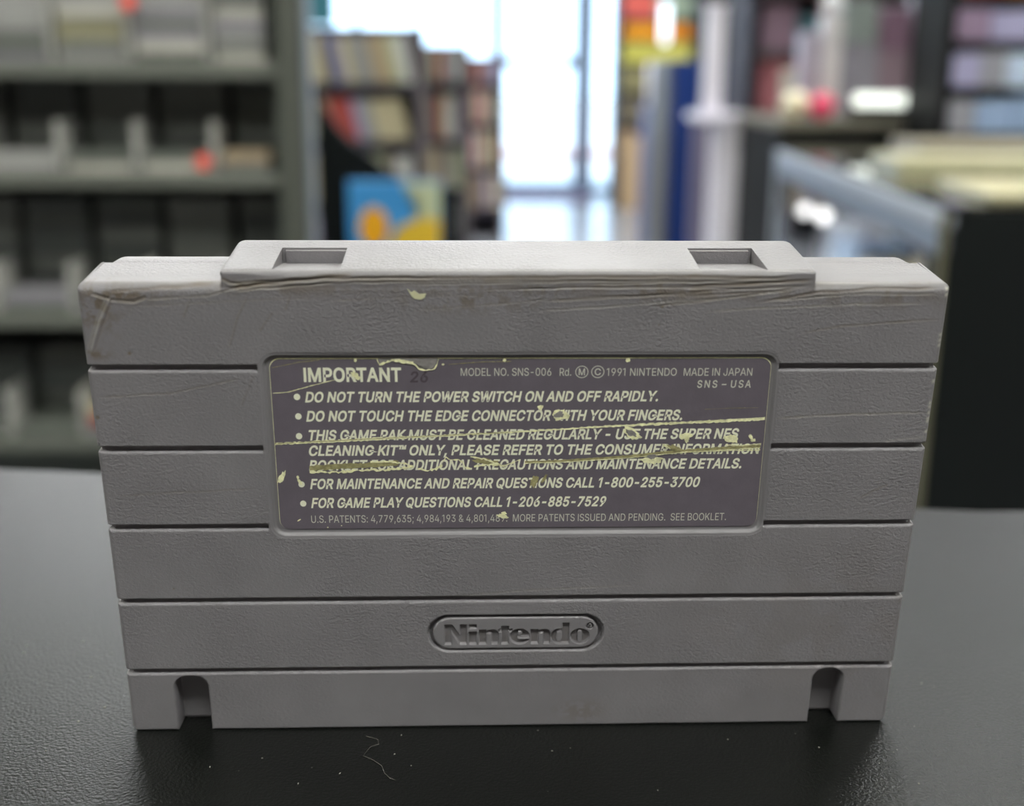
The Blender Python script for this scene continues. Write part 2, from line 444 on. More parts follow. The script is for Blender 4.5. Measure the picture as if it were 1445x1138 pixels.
# shelving to the right of the door ----------------------------------
sh = empty('wall_shelving', (1.53, 10.15, FZ), 'dark shelving full of bright boxes just right of the shop door', 'shelving')
for a, b in ((-.34, -.31), (.62, .65)): box('side', M_SHELFB, a, b, -.15, .25, 0, 2.2, sh)
box('back', M_SHELFB, -.31, .62, .23, .25, 0, 2.2, sh)
SB = [.06, .42, .68, .93, 1.16, 1.34, 1.50]
for b in SB: box('shelf', M_SHELFB, -.31, .62, -.15, .23, b - .02, b, sh)
spec = [(0, [('brown', (92, 72, 66), 0, .3), ('plum', (80, 62, 78), .3, .6)], .30), (1, [('navy', (30, 40, 110), .12, .5), ('tan', (190, 160, 120), 0, .12)], .2),
        (2, [('olive', (112, 104, 84), 0, .26), ('dusky brown', (110, 92, 80), .27, .55)], .2), (3, [('olive grey', (138, 132, 92), 0, .28), ('khaki', (142, 134, 88), .29, .5)], .2),
        (4, [('yellow', (206, 200, 90), 0, .27), ('lemon', (214, 208, 96), .28, .56)], .155), (5, [('orange', (240, 160, 10), .02, .30), ('deep orange', (226, 140, 12), .31, .55)], .12),
        (6, [('red', (208, 92, 80), 0, .27), ('sage green', (134, 150, 130), .28, .56)], .2)]
for si, items, h in spec:
    for nm, c, a, b in items:
        tbox('toy_box', mat(nm + ' toy card', rgb(*c), .5, vary=.08, scale=12), 1.23 + a, 1.23 + b, 10.02, 10.2, FZ + SB[si] + .0005, FZ + SB[si] + h,
             '%s box on the %s shelf up of the shelving beside the door' % (nm, ORD[si]), 'box', 'boxes on the shelving beside the door')
tbox('tan_box_strip', mat('tan strip card', rgb(196, 168, 130), .5), 1.24, 1.52, 9.9, 9.94, FZ, -.36, 'long tan sign board in front of the shelving beside the door', 'sign board', bevel=.003)
bpy.data.objects['tan_box_strip'].name = 'sign_board'

# navy cabinet, white pedestal, partition ----------------------------
nv = empty('navy_cabinet', (.95, 5.0, FZ), 'tall navy cabinet with a grey edge in the middle of the shop', 'cabinet')
box('body', M_NAVY, -.125, .09, -.05, .40, 0, 1.125, nv, .004)
box('edge_strip', mat('warm grey strip', rgb(92, 92, 92), .5), -.145, -.125, -.06, .40, 0, 1.12, nv, .003)
tbox('partition_panel', mat('lilac grey panel', rgb(128, 122, 146), .6), .79, .87, 4.2, 4.24, FZ, -.03, 'lilac grey panel standing between the navy cabinet and the white pedestal', 'panel')
pd = empty('white_pedestal', (.80, 3.75, FZ), 'white pedestal with a raised rim right of the navy cabinet', 'pedestal')
M_WHITE = mat('white gloss', rgb(240, 236, 246), .3)
box('column', M_WHITE, -.035, .065, -.15, .05, 0, .93, pd, .004)
box('top_slab', M_WHITE, -.10, .07, -.17, .12, .925, .95, pd, .004)
wt = empty('white_post', (.742, 3.66, FZ + .95), 'white upright post on the pedestal', 'post')
box('post', M_WHITE, -.030, .030, -.02, .02, 0, .31, wt, .006); box('cap', M_WHITE, -.034, .034, -.024, .024, .31, .325, wt, .003)
tbox('black_poster_board', mat('black board', rgb(26, 22, 28), .5), .84, 1.02, 4.5, 4.52, .19, .62, 'black board hanging high behind the white post', 'board')
hb = bpy.data.objects['black_poster_board']
box('hanger', M_BLACK, -.01, .01, .0, .02, .43, ZC - .19, hb)
tbox('navy_box', mat('navy card', rgb(24, 36, 84), .5), .94, 1.05, 4.5, 4.6, FZ + .95, .15, 'navy box standing on the far counter behind the white post', 'box')
tbox('far_counter', mat('dusk grey laminate', rgb(96, 90, 92), .5), .935, 2.0, 4.42, 4.9, FZ, FZ + .95, 'dusky grey counter behind the navy box', 'counter')
tbox('slim_plinth', mat('blue grey plinth', rgb(104, 110, 150), .5), .905, .985, 6.2, 6.4, FZ, -.04, 'slim blue grey plinth left of the navy cabinet', 'plinth')
bm = bmesh.new(); lathe(bm, [(.02, 0), (.028, .008), (.028, .20), (.018, .212)], 18)
o = fin('white_tube', bm, M_WHITE, None, 0, True); o.location = (.945, 6.3, -.0395); tag(o, 'white tube standing on the slim blue grey plinth', 'tube')
hl = empty('pendant_glint', (1.0, 6.3, .27), 'glowing highlight tube added near the top of the shelving by the door', 'added highlight')  # glowing tube added to make a pale oval highlight
bm = bmesh.new(); lathe(bm, [(.014, 0), (.02, .01), (.02, .19), (.014, .2)], 18); fin('glint_tube', bm, mat('added highlight tube', (.8, .9, 1, 1), .4, emit=2.2), hl, 0, True)
box('glint_cord', M_BLACK, -.003, .003, -.003, .003, .2, ZC - .27, hl)

# back counter with clutter ------------------------------------------
bc = empty('back_counter', (1.43, 3.3, FZ), 'black back counter with a beige grey top behind the glass display case', 'counter')
box('worktop', mat('beige grey laminate', rgb(120, 116, 104), .45), -.635, 1.0, -.30, .24, .93, .955, bc, .004)
box('front_board', M_BLACK, -.625, .95, -.26, .23, 0, .93, bc, .004)
def thing_box(name, col, x0, x1, y, z0, z1, label, cat='box', d=.16, turn=0.0, rough=.5):
    return tbox(name, mat(name + str(col), rgb(*col), rough, vary=.08, scale=14), x0, x1, y, y + d, z0, z1, label, cat, bevel=.004, turn=turn)
T0 = .0055
thing_box('bottle_carton', (176, 168, 186), .865, .915, 3.10, T0, .225, 'tall pale lilac carton on the back counter by the pink ball', d=.06, rough=.25)
def ball(x, y, z, r, m, label, cat='ball'):
    bm = bmesh.new(); bmesh.ops.create_uvsphere(bm, u_segments=24, v_segments=14, radius=r)
    bx(bm, -r * .3, r * .3, -r * .3, r * .3, -r, -r * .9)
    o = fin('ball', bm, m, None, 0, True); o.location = (x, y, z + r); return tag(o, label, cat)
ball(.905, 3.02, T0, .033, mat('pink gloss', rgb(232, 70, 110), .2), 'pink ball on the back counter')
thing_box('white_jar_box', (220, 216, 220), .925, .975, 3.12, T0, .27, 'tall white carton on the back counter, right of the pink ball', d=.06, rough=.2)
thing_box('cream_jar', (196, 190, 176), .855, .90, 3.22, T0 , .13, 'short cream carton behind the pink ball', d=.05)
lf = empty('reflection_bar', (1.125, 3.05, T0), 'low glowing bar added for a reflection on the back counter', 'added highlight')  # glowing bar added in place of light reflected on glass
box('base', M_BLACK, -.13, .13, -.03, .05, 0, .03, lf, .003)
box('tube', mat('added reflection glow', (.92, .98, .9, 1), .4, emit=1.4), -.130, .130, -.025, .01, .031, .064, lf, .008)
gr = [('grey_carton', (150, 146, 158), .99, 1.10, 3.2, T0, .20, 'mid grey carton behind the glowing bar'), ('mauve_carton', (150, 128, 142), 1.105, 1.20, 3.22, T0, .18, 'mauve carton right of the mid grey carton'),
      ('maroon_carton', (104, 62, 72), 1.21, 1.30, 3.18, T0, .235, 'maroon carton on the back counter'), ('dusty_carton', (186, 170, 178), 1.31, 1.42, 3.2, T0, .15, 'dusty pink grey carton right of the maroon carton'),
      ('sage_carton', (150, 160, 158), 1.0, 1.09, 3.2, .2005, .31, 'sage carton stacked on the mid grey carton'), ('plum_carton', (140, 110, 132), 1.11, 1.19, 3.22, .1805, .29, 'plum carton stacked on the mauve carton'),
      ('steel_carton', (186, 190, 204), 1.215, 1.29, 3.18, .2355, .33, 'steel grey carton stacked on the maroon carton'), ('wine_carton', (130, 62, 66), 1.32, 1.41, 3.2, .1505, .25, 'wine red carton stacked on the dusty carton'),
      ('dark_mauve_carton', (120, 104, 120), 1.43, 1.56, 3.2, T0, .26, 'tall dusky mauve carton at the right of the back counter')]
for n, c, x0, x1, y, z0, z1, lb in gr: thing_box(n, c, x0, x1, y, z0, z1, lb)
for nm, x, z, rr_, c in (('cream', .845, T0, .036, (236, 226, 196)), ('white', .952, .2705, .03, (240, 240, 244))):
    ball(x, 3.06 if nm == 'cream' else 3.15, z, rr_, mat(nm + ' gloss ball', rgb(*c), .15), nm + ' glossy ball on the back counter clutter')
for k, (x, z, c, w) in enumerate(((1.277, .12, (.85, 1, 1), 'pale cyan glint low'), (1.212, .227, (1, .95, .95), 'white glint left'), (1.305, .228, (.8, .9, 1), 'bluish glint middle'), (1.426, .225, (1, .7, .75), 'rosy glint right'),
                                  (1.515, .25, (1, .95, .95), 'warm white glint far right'), (1.471, .01, (.5, .65, 1), 'blue glint lowest'))):
    bl = empty('added_glint', (x * .985, 3.755, z), w + ' among the highlights added before the wall shelf', 'light', 'glowing highlights added before the wall shelf')  # glowing beads added in place of reflections on glossy goods
    bm = bmesh.new(); bmesh.ops.create_uvsphere(bm, u_segments=14, v_segments=8, radius=.013); fin('glint', bm, mat('added glint glow %d' % k, (*c, 1), .4, emit=4.0), bl, 0, True)
    bm = bmesh.new(); lathe(bm, [(.004, .012), (.004, .30 + .25 - z)], 8); fin('glint_wire', bm, M_BLACK, bl)
bx_ = box('glint_rail', M_BLACK, 1.10, 1.60, 3.745, 3.765, .548, .56); tag(bx_, 'thin dark rail added to hold the glints before the wall shelf', 'rail')
# shelf wall behind
sw = empty('clutter_shelf', (1.5, 3.9, FZ), 'dark wall shelf of mixed boxes behind the back counter', 'shelf')
box('back', M_SHELFB, -.60, .9, .18, .2, 0, 1.9, sw)
for b in (.95, 1.14, 1.33, 1.52): box('shelf', mat('brown shelf', rgb(78, 70, 70), .6), -.60, .9, -.08, .18, b - .018, b, sw)
for a in (-.62, .9): box('side', M_SHELFB, a, a + .02, -.08, .2, 0, 1.9, sw)
cl = [('purple', (120, 90, 130)), ('rose', (168, 104, 110)), ('slate', (96, 100, 116)), ('gold', (168, 128, 40)), ('dusky mauve', (128, 104, 118)), ('pale blue', (150, 160, 190)), ('black', (34, 30, 38)), ('white', (196, 192, 200)), ('teal', (60, 96, 104)), ('brown', (104, 84, 70))]
rs = random.Random(23)
for si, b in enumerate((.95, 1.14, 1.33)):
    x = .93; k = 0
    while x < 2.25:
        w = rs.uniform(.07, .13); n, c = cl[(k * 3 + si * 4 + rs.randint(0, 1)) % len(cl)]
        tbox('mixed_box', mat(n + ' mixed card', rgb(*c), .4, vary=.1, scale=14), x, x + w - .006, 3.84, 4.0, FZ + b + .0005, FZ + b + rs.uniform(.11, .165),
             '%s box, %s from the left on the %s shelf up behind the back counter' % (n, ORD[k], ORD[si]), 'box', 'mixed boxes behind the back counter')
        x += w; k += 1

# glass display case to the right -------------------------------------
GX0, GX1, GY0, GY1, GT = .582, 1.21, 1.31, 2.62, -.04
gc = empty('display_case', (GX0, GY0, FZ), 'long glass display case with black end and blue metal rails, right of the cartridge', 'display case')
gc.rotation_euler = (0, 0, math.radians(-5.0))
GL, GW, GH_ = GY1 - GY0, GX1 - GX0, GT - FZ
M_RAIL = mat('pale blue metal rail', rgb(182, 190, 204), .3)
M_RAIL2 = mat('steel blue rail', rgb(124, 136, 156), .3)
box('end_panel', M_BLACK, 0, GW, 0, .02, 0, GH_ - .006, gc, .002)
box('side_stile', M_BLACK, 0, .01, .02, .07, 0, GH_ - .065, gc, .001)
box('end_panel', M_BLACK, 0, GW, GL - .02, GL, 0, GH_ - .02, gc, .002)
box('base', M_BLACK, .01, GW - .01, .02, GL - .02, 0, .42, gc, .002)
box('back', M_BLACK, GW - .02, GW, .02, GL - .02, .42, GH_ - .01, gc, .002)
box('rail', M_RAIL, -.004, .016, .0, GL, GH_ - .030, GH_ - .008, gc, .002)
box('rail', M_RAIL2, -.004, .012, .0, GL, GH_ - .062, GH_ - .034, gc, .002)
box('rail', M_RAIL, -.004, .012, .0, GL, .40, .43, gc, .002)
box('corner_post', mat('khaki post', rgb(96, 94, 76), .5), -.004, .006, -.004, .008, .42, GH_ - .01, gc, .001)
box('corner_post', M_RAIL, -.006, .014, GL - .014, GL, .42, GH_ - .01, gc, .002)
box('top_pane', M_GLASS, .0, GW, .0, GL, GH_ - .006, GH_, gc)
box('front_pane', M_GLASS, .002, .007, .071, GL - .016, .43, GH_ - .062, gc)
box('glass_shelf', M_GLASS, .02, GW - .03, .03, GL - .03, .655, .661, gc)
box('deck', mat('pale blue deck', rgb(150, 170, 205), .4), .01, GW - .02, .02, GL - .02, .42, .432, gc)
box('fill_strip', M_CASEFILL, GW - .06, GW - .04, .10, GL - .10, GH_ - .03, GH_ - .02, gc)  # hidden glowing strip added to brighten the inside of the case
gm = Matrix.Translation((GX0, GY0, FZ)) @ Matrix.Rotation(math.radians(-5.0), 4, 'Z')
def incase(name, col, x, y, z, w, d, h, label, cat='box', rough=.4):
    p = gm @ Vector((x, y, z))
    bm = bmesh.new(); bx(bm, -w / 2, w / 2, -d / 2, d / 2, 0, h)
    o = fin(name, bm, mat(name + str(col), rgb(*col), rough, vary=.08, scale=20), None, .004)
    o.location = p; o.rotation_euler = (0, 0, math.radians(-5.0)); return tag(o, label, cat)
lst = [(.12, .16, .6615, .15, .12, .07, (214, 208, 160), 'cream box at the near end of the glass shelf'), (.11, .36, .6615, .12, .16, .05, (176, 196, 222), 'pale blue box, second on the glass shelf'),
       (.12, .58, .6615, .13, .15, .09, (206, 190, 140), 'straw box in the middle of the glass shelf'), (.11, .80, .6615, .12, .12, .10, (150, 180, 225), 'sky blue box past the straw box on the glass shelf'),
       (.12, 1.02, .6615, .12, .14, .11, (226, 226, 236), 'white box at the far end of the glass shelf'),
       (.13, .20, .4325, .16, .18, .12, (200, 214, 240), 'white blue box on the deck at the near end'), (.12, .50, .4325, .15, .18, .10, (90, 96, 112), 'slate box on the deck beside the white blue one'),
       (.12, .80, .4325, .15, .16, .14, (120, 160, 226), 'bright blue box on the deck'), (.12, 1.06, .4325, .15, .16, .15, (190, 176, 150), 'sand box at the far end of the deck')]
for x, y, z, w, d, h, c, lb in lst: incase('boxed_item', c, x, y, z, w, d, h, lb)
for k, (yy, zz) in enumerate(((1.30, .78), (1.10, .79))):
    p = gm @ Vector((.05, yy - .12, zz)); sl_ = empty('case_glint', p, '%s small round glint added inside the far end of the glass case' % ('left' if k == 0 else 'right'), 'added highlight')  # glowing balls added for reflected highlights in the case
    bm = bmesh.new(); bmesh.ops.create_uvsphere(bm, u_segments=16, v_segments=10, radius=.014); fin('glint', bm, mat('added case glint', (1, .98, .95, 1), .4, emit=5.0), sl_, 0, True)
    bm = bmesh.new(); lathe(bm, [(.006, .012), (.006, GH_ - .012 - zz)], 12); fin('glint_stem', bm, M_RAIL2, sl_)
# things lying on the case top
top = GH_ + .0006
on = [(.20, .17, .26, .24, .012, (190, 184, 150), 'cream sheet stack lying on the near end of the glass case', 'paper'), (.44, .38, .22, .15, .035, (160, 184, 196), 'pale blue clear tray on the glass case', 'tray'),
      (.22, .62, .30, .20, .022, (176, 172, 140), 'khaki folder on the glass case', 'folder'), (.34, 1.0, .28, .22, .03, (148, 140, 122), 'grey beige box near the far end of the glass case', 'box')]
for x, y, w, d, h, c, lb, ct in on: incase('flat_item', c, x, y, top, w, d, h, lb, ct)

# shelf of pale boxes at the far right ---------------------------------
ms = empty('merchandise_shelf', (1.32, 2.45, FZ), 'black shelf of pale blue boxes behind the glass case at the far right', 'shelf')
ms.location = (1.35, 2.75, FZ)
box('back', M_BLACK, -.22, .5, .22, .24, 0, 1.9, ms)
box('base', M_BLACK, -.20, .5, -.0, .22, 0, .80, ms)
LV = [.80, .935, 1.04, 1.145, 1.25]
for b in LV: box('shelf', M_BLACK, -.22, .5, .0, .22, b - .014, b, ms, .002)
for a in (-.24, .5): box('side', M_BLACK, a, a + .02, .0, .24, 0, 1.9, ms)
pc = [('pale blue', (150, 172, 208)), ('lilac', (164, 160, 196)), ('ice', (190, 206, 232)), ('slate blue', (84, 104, 132)), ('grey', (150, 150, 162)), ('mauve', (140, 120, 146))]
rs = random.Random(4)
for si, b in enumerate(LV[:4]):
    x = -.215; k = 0
    while x < .39:
        w = rs.uniform(.06, .10); n, c = pc[rs.randint(0, 5)] if not (si == 0) else ('charcoal', (60, 58, 66))
        hgt = rs.uniform(.068, .085) if si else .10
        tbox('merchandise_box', mat(n + ' merch card', rgb(*c), .35, vary=.06, scale=16), 1.35 + x, 1.35 + x + w - .005, 2.76, 2.9, FZ + b + .0005, FZ + b + hgt,
             '%s box, %s from the left, %s shelf up of the far right black shelf' % (n, ORD[k], ORD[si]), 'box', 'boxes on the black shelf at the far right')
        x += w; k += 1
thing_box('red_box_high', (190, 48, 36), 1.16, 1.24, 2.77, FZ + 1.2505, FZ + 1.36, 'red box high on the black shelf at the far right', d=.12)
thing_box('orange_box_high', (200, 130, 60), 1.25, 1.36, 2.77, FZ + 1.2505, FZ + 1.35, 'orange box high on the black shelf at the far right, beside the red one', d=.12)

# ------------------------------------------------------------------ THE CARTRIDGE (built in mm, front face y=0, up z)
S = 0.001
CR = bpy.data.objects.new('game_cartridge', None)
COL.objects.link(CR)
CR.empty_display_size = .02
CR.rotation_euler = (math.radians(7.2), 0, 0)
tag(CR, 'worn grey plastic game cartridge standing upright on the black counter, back label facing the camera', 'game cartridge')

def grid_lines(lo, hi, step, extra):
    a = list(np.arange(lo, hi + 1e-6, step)) + [lo, hi]
    keep = sorted(e for e in set(round(v, 4) for v in extra) if lo < e < hi)
    base = [v for v in a if all(abs(v - e) > step * .45 for e in keep)] if keep else a
    out = sorted(set(round(v, 4) for v in base + keep + [lo, hi]))
    res = [out[0]]
    for v in out[1:]:
        if v - res[-1] > .018: res.append(v)
    res[-1] = hi
    return np.array(res)
def sstep(t):
    t = np.clip(t, 0, 1); return t * t * (3 - 2 * t)
def sd_rrect(x, z, x0, x1, z0, z1, r):
    cx, cz = (x0 + x1) / 2, (z0 + z1) / 2
    qx = np.abs(x - cx) - (x1 - x0) / 2 + r
    qz = np.abs(z - cz) - (z1 - z0) / 2 + r
    return np.hypot(np.maximum(qx, 0), np.maximum(qz, 0)) + np.minimum(np.maximum(qx, qz), 0) - r
def roll(d, r):
    t = np.clip(r - d, 0, r)
    return r - np.sqrt(np.maximum(r * r - t * t, 0))
def seg_dist(x, z, pts):
    """distance to a polyline and the running parameter 0..1"""
    best = np.full(x.shape, 1e9); par = np.zeros(x.shape)
    n = len(pts) - 1
    for i in range(n):
        ax, az = pts[i]; bx_, bz_ = pts[i + 1]
        dx, dz = bx_ - ax, bz_ - az
        t = np.clip(((x - ax) * dx + (z - az) * dz) / (dx * dx + dz * dz), 0, 1)
        d = np.hypot(x - ax - t * dx, z - az - t * dz)
        m = d < best
        best = np.where(m, d, best); par = np.where(m, (i + t) / n, par)
    return best, par
RS = np.random.RandomState(5)
def vnoise(x, z, scale, seed):
    rs = np.random.RandomState(seed)
    T = rs.rand(64, 64)
    u = x / scale; v = z / scale
    iu = np.floor(u).astype(int); iv = np.floor(v).astype(int)
    fu = sstep(u - iu); fv = sstep(v - iv)
    g = lambda a, b: T[a % 64, b % 64]
    return (g(iu, iv) * (1 - fu) * (1 - fv) + g(iu + 1, iv) * fu * (1 - fv) + g(iu, iv + 1) * (1 - fu) * fv + g(iu + 1, iv + 1) * fu * fv)
def grid_mesh(name, X, Y, Z, wear=None, wrap_skirt=None):
    """X,Y,Z arrays (rows z, cols x) in mm -> smooth quad mesh"""
    nz, nx = X.shape
    co = np.stack([X, Y, Z], -1).reshape(-1, 3) * S
    i = np.arange(nz - 1)[:, None] * nx + np.arange(nx - 1)[None, :]
    q = np.stack([i, i + 1, i + 1 + nx, i + nx], -1).reshape(-1, 4)
    me = bpy.data.meshes.new(name)
    me.vertices.add(len(co)); me.vertices.foreach_set('co', co.astype(np.float32).ravel())
    me.loops.add(q.size); me.loops.foreach_set('vertex_index', q.astype(np.int32).ravel())
    me.polygons.add(len(q)); me.polygons.foreach_set('loop_start', (np.arange(len(q)) * 4).astype(np.int32))
    try: me.polygons.foreach_set('loop_total', np.full(len(q), 4, np.int32))
    except Exception: pass
    me.polygons.foreach_set('use_smooth', np.ones(len(q), bool))
    me.update(calc_edges=True)
    if wear is not None:
        at = me.color_attributes.new('wear', 'FLOAT_COLOR', 'POINT')
        w = np.concatenate([wear.reshape(-1, 3), np.ones((nz * nx, 1))], 1)
        at.data.foreach_set('color', w.astype(np.float32).ravel())
    me.validate()
    return me

GROOVES = [69.22, 55.15, 40.88, 26.65, 12.45]
GH = 0.50
xe = []
for e in (0, .04, .1, .18, .28, .4, .55, .75, 1.0, 1.3): xe += [-68 + e, 68 - e]
for e in (-59.8, -53.9, 53.65, 59.15): xe += [e - .04, e, e + .04, e + .12]
for e in (-41.3, 42.0): xe += [e - .05, e + .05]
ze = [84.95, 84.85, 84.7, 84.5, 84.3, 83.05, .04, .1, .2, .35, .5, .75, 1.0, 82.95, 82.85, 82.7, 82.5, 82.25, 82.0, 81.7, 81.35]
for g in GROOVES: ze += [g + GH - .03, g + GH + .02, g + GH + .1, g - GH + .03, g - GH - .02, g - GH - .08, g - GH - .17, g - GH - .29, g - GH - .45, g]
gx = grid_lines(-68, 68, .165, xe)
gz = grid_lines(0, 85, .165, ze)
X, Z = np.meshgrid(gx, gz)
H = np.zeros_like(X)
WR = np.zeros(X.shape + (3,))        # r grime, g pale rub, b smooth (no grain)
# rounded outer edges
dx = 68 - np.abs(X)
hood = sstep((46.5 - np.abs(X - .3)) / .45)
H = np.maximum(H, roll(dx, .9))
over = np.maximum(Z - 83, 0)
H = np.maximum(H, (roll(np.maximum(83 - Z, 0), 1.7) + over * 1.2) * (1 - hood))
H = np.maximum(H, roll(85.05 - Z, 1.1) * hood)
H = np.where(hood > 0, np.maximum(H, roll(np.maximum(46.45 - np.abs(X - .3), 0), .9) * sstep((Z - 83.1) / .6) * hood), H)
endl = sstep((np.abs(X - .3) - 38) / 6) * hood * sstep((Z - 82.75) / .3)
H = H - .32 * endl * (H < 1.5)
WR[..., 2] = np.maximum(WR[..., 2], .5 * sstep((Z - 82) / .5))
H = np.maximum(H, roll(Z, .45))
# the recess of the label
sd = sd_rrect(X, Z, -40.5, 41.75, 39.1, 71.35, 2.2)
H += .62 * sstep(-sd / .42)
lipd = np.abs(sd + .0)
WR[..., 2] = np.maximum(WR[..., 2], sstep((.6 - sd) / .5))
# grooves
gmask_side = np.zeros_like(Z)
for k, g in enumerate(GROOVES):
    d = np.abs(Z - g)
    m = sstep((GH + .03 - d) / .06)
    if k < 3:
        ms = np.where(X < 0, sstep((-41.3 - X) / .1 + .5), sstep((X - 42.0) / .1 + .5))
    else:
        ms = np.ones_like(X)
    H = np.maximum(H, 1.45 * m * ms)
    t = (g - GH) - Z                       # lip of the band underneath
    lip = np.where((t > -.03) & (t < .5), roll(np.maximum(t, 0), .42), 0)
    H = np.maximum(H, lip * ms)
    gmask_side = np.maximum(gmask_side, sstep((GH + .12 - d) / .2))
# pill recess around the moulded name
sdp = sd_rrect(X, Z, -15.1, 15.65, 15.95, 23.4, 3.7)
H += 1.3 * sstep(-sdp / .25 + .1)
# notches at the foot
for x0, x1, zt in ((-59.8, -53.9, 11.35), (53.65, 59.15, 11.55)):
    s1 = np.maximum(sd_rrect(X, Z, x0, x1, -9, zt, 2.4), 0)
    s0 = sd_rrect(X, Z, x0, x1, -9, zt, 2.4)
    H = np.where(s0 < .12, np.maximum(H, 4.6 * sstep((.04 - s0) / .1)), H)
    H = np.maximum(H, roll(np.maximum(s0, 0) + 0.0, .3))
    WR[..., 2] = np.maximum(WR[..., 2], sstep((.4 - s0) / .3))
# gentle sag of the moulding and coarse wear relief
H += .05 * (vnoise(X, Z, 9, 3) - .5)
# scratches and dents: (points, half width, depth, grime, pale rub)
SCR = [
 ([(-63.4, 81.8), (-46.1, 82.9)], .18, .10, .7, 0), ([(-58.2, 80.6), (-48.4, 81.1), (-42.8, 82.6)], .14, .10, .3, .25),
 ([(-45.6, 82.2), (-36.3, 83.4), (-24.8, 84.5)], .26, .26, 1.0, .2), ([(-44.5, 81.9), (-36, 82.6), (-28, 83.3)], .16, .14, .6, .3), ([(-43.9, 83.3), (-23.2, 84.0), (3.0, 84.1), (27.3, 84.2), (46.0, 83.8)], .2, .14, .8, .2),
 ([(-45.5, 83.1), (-38, 83.5), (-30, 83.9), (-10, 84.0)], .16, .14, .7, .3), ([(-45.8, 84.0), (-44.4, 83.2), (-42, 82.8)], .2, .14, .8, .2), ([(-30, 83.2), (-5, 83.6), (20, 83.5), (46, 83.3)], .16, .10, .5, .3), ([(-20, 82.9), (5, 83.3), (30, 83.9)], .14, .08, .4, .25), ([(25, 82.6), (38, 83.2), (46.4, 83.6)], .2, .16, .9, .1), ([(10, 83.0), (28, 83.4), (44, 84.3)], .14, .09, .45, .25), ([(-3.5, 82.2), (18.5, 82.5), (37.4, 82.3), (46.3, 82.7)], .14, .10, .4, .2),
 ([(37.1, 79.9), (46.5, 81.6), (56.5, 82.2), (67.2, 82.2)], .18, .14, .7, .05), ([(28.8, 78.5), (41.1, 79.2), (52.4, 79.7), (65.9, 79.9)], .12, .08, .2, .35),
 ([(38.8, 80.2), (52.0, 81.4), (67.3, 81.4)], .14, .11, .3, .3), ([(44.9, 74.8), (51.6, 76.2), (58.4, 76.6), (68.0, 77.3)], .12, .09, .45, .1),
 ([(41.8, 60.2), (54.5, 60.9), (68.0, 61.2)], .12, .10, .25, .35), ([(60.5, 55.9), (64.5, 56.5), (67.8, 56.8)], .10, .06, 0, .4),
 ([(57.8, 45.4), (59.8, 46.8), (62.6, 48.2)], .10, .10, .5, 0), ([(-67.2, 64.2), (-55.3, 64.9), (-43.4, 67.6)], .11, .08, .3, .1),
 ([(-66.2, 46.8), (-54.6, 47.4), (-42.2, 48.0)], .10, .07, .3, .05), ([(-62.9, 81.6), (-65.2, 77.4), (-67.4, 71.6)], .22, .10, .1, .35),
 ([(-62.2, 81.5), (-64.6, 76.3), (-66.9, 71.0)], .16, .09, .35, 0), ([(-41.8, 81.5), (-43.8, 77.4), (-45.6, 72.2)], .12, .07, .35, .05),
 ([(-35.1, 82.0), (-36.4, 78.6)], .12, .07, .4, 0), ([(-38.2, 78.6), (-40.6, 75.1)], .12, .07, .35, 0), ([(-50.6, 80.9), (-52.2, 77.4)], .12, .06, .35, 0),
 ([(-41.9, 68.0), (-44.3, 62.5)], .10, .06, .25, 0), ([(-10.6, 27.3), (4.1, 28.4), (21.2, 29.1)], .12, .05, .15, .15),
 ([(3.1, 80.2), (18.6, 81.0), (36.4, 82.4)], .16, .10, .5, .15), ([(7.5, 80.9), (29.8, 81.3), (40.8, 82.0)], .16, .10, .55, .1),
 ([(2.0, 78.6), (14, 79.3), (30, 80.6), (46, 82.3)], .12, .09, .15, .35), ([(-17, 78.6), (-6, 79.6), (6, 80.6)], .11, .06, .2, .15),
 ([(20, 79.2), (34, 80.9), (45, 82.6)], .14, .10, .5, .1), ([(-8, 82.0), (8, 82.4), (24, 82.9)], .12, .08, .4, .1),
 ([(-66.5, 81.8), (-62.5, 80.4), (-59.5, 80.2), (-57, 81.2)], .22, .15, .7, .2), ([(-30, 80.2), (-18, 80.9), (-5, 81.2)], .10, .06, .25, .1),
 ([(-60, 79.4), (-45, 80.2), (-30, 80.9)], .10, .06, .25, .1),
]
for pts, hw, dp, gr, ru in SCR:
    xs = [p[0] for p in pts]; zs = [p[1] for p in pts]
    sx = slice(max(np.searchsorted(gx, min(xs) - 1.2), 0), np.searchsorted(gx, max(xs) + 1.2))
    sz = slice(max(np.searchsorted(gz, min(zs) - 1.2), 0), np.searchsorted(gz, max(zs) + 1.2))
    xx, zz = X[sz, sx], Z[sz, sx]
    wob = .18 * (vnoise(xx, zz, 2.5, 11) - .5)
    d, t = seg_dist(xx, zz + wob, pts)
    fade = sstep(np.minimum(t, 1 - t) / .12) * (.55 + .45 * vnoise(xx, zz, 1.6, 8))
    inside = np.exp(-(d / hw) ** 2) * fade
    ridge = np.exp(-((d - 2.0 * hw) / hw) ** 2) * fade
    H[sz, sx] += dp * inside - dp * .35 * ridge
    WR[sz, sx, 0] = np.maximum(WR[sz, sx, 0], gr * np.exp(-(d / (hw * 1.7)) ** 2) * fade)
    off = np.exp(-((d - hw) / (hw * .8)) ** 2) * fade
    WR[sz, sx, 1] = np.maximum(WR[sz, sx, 1], ru * .7 * off)
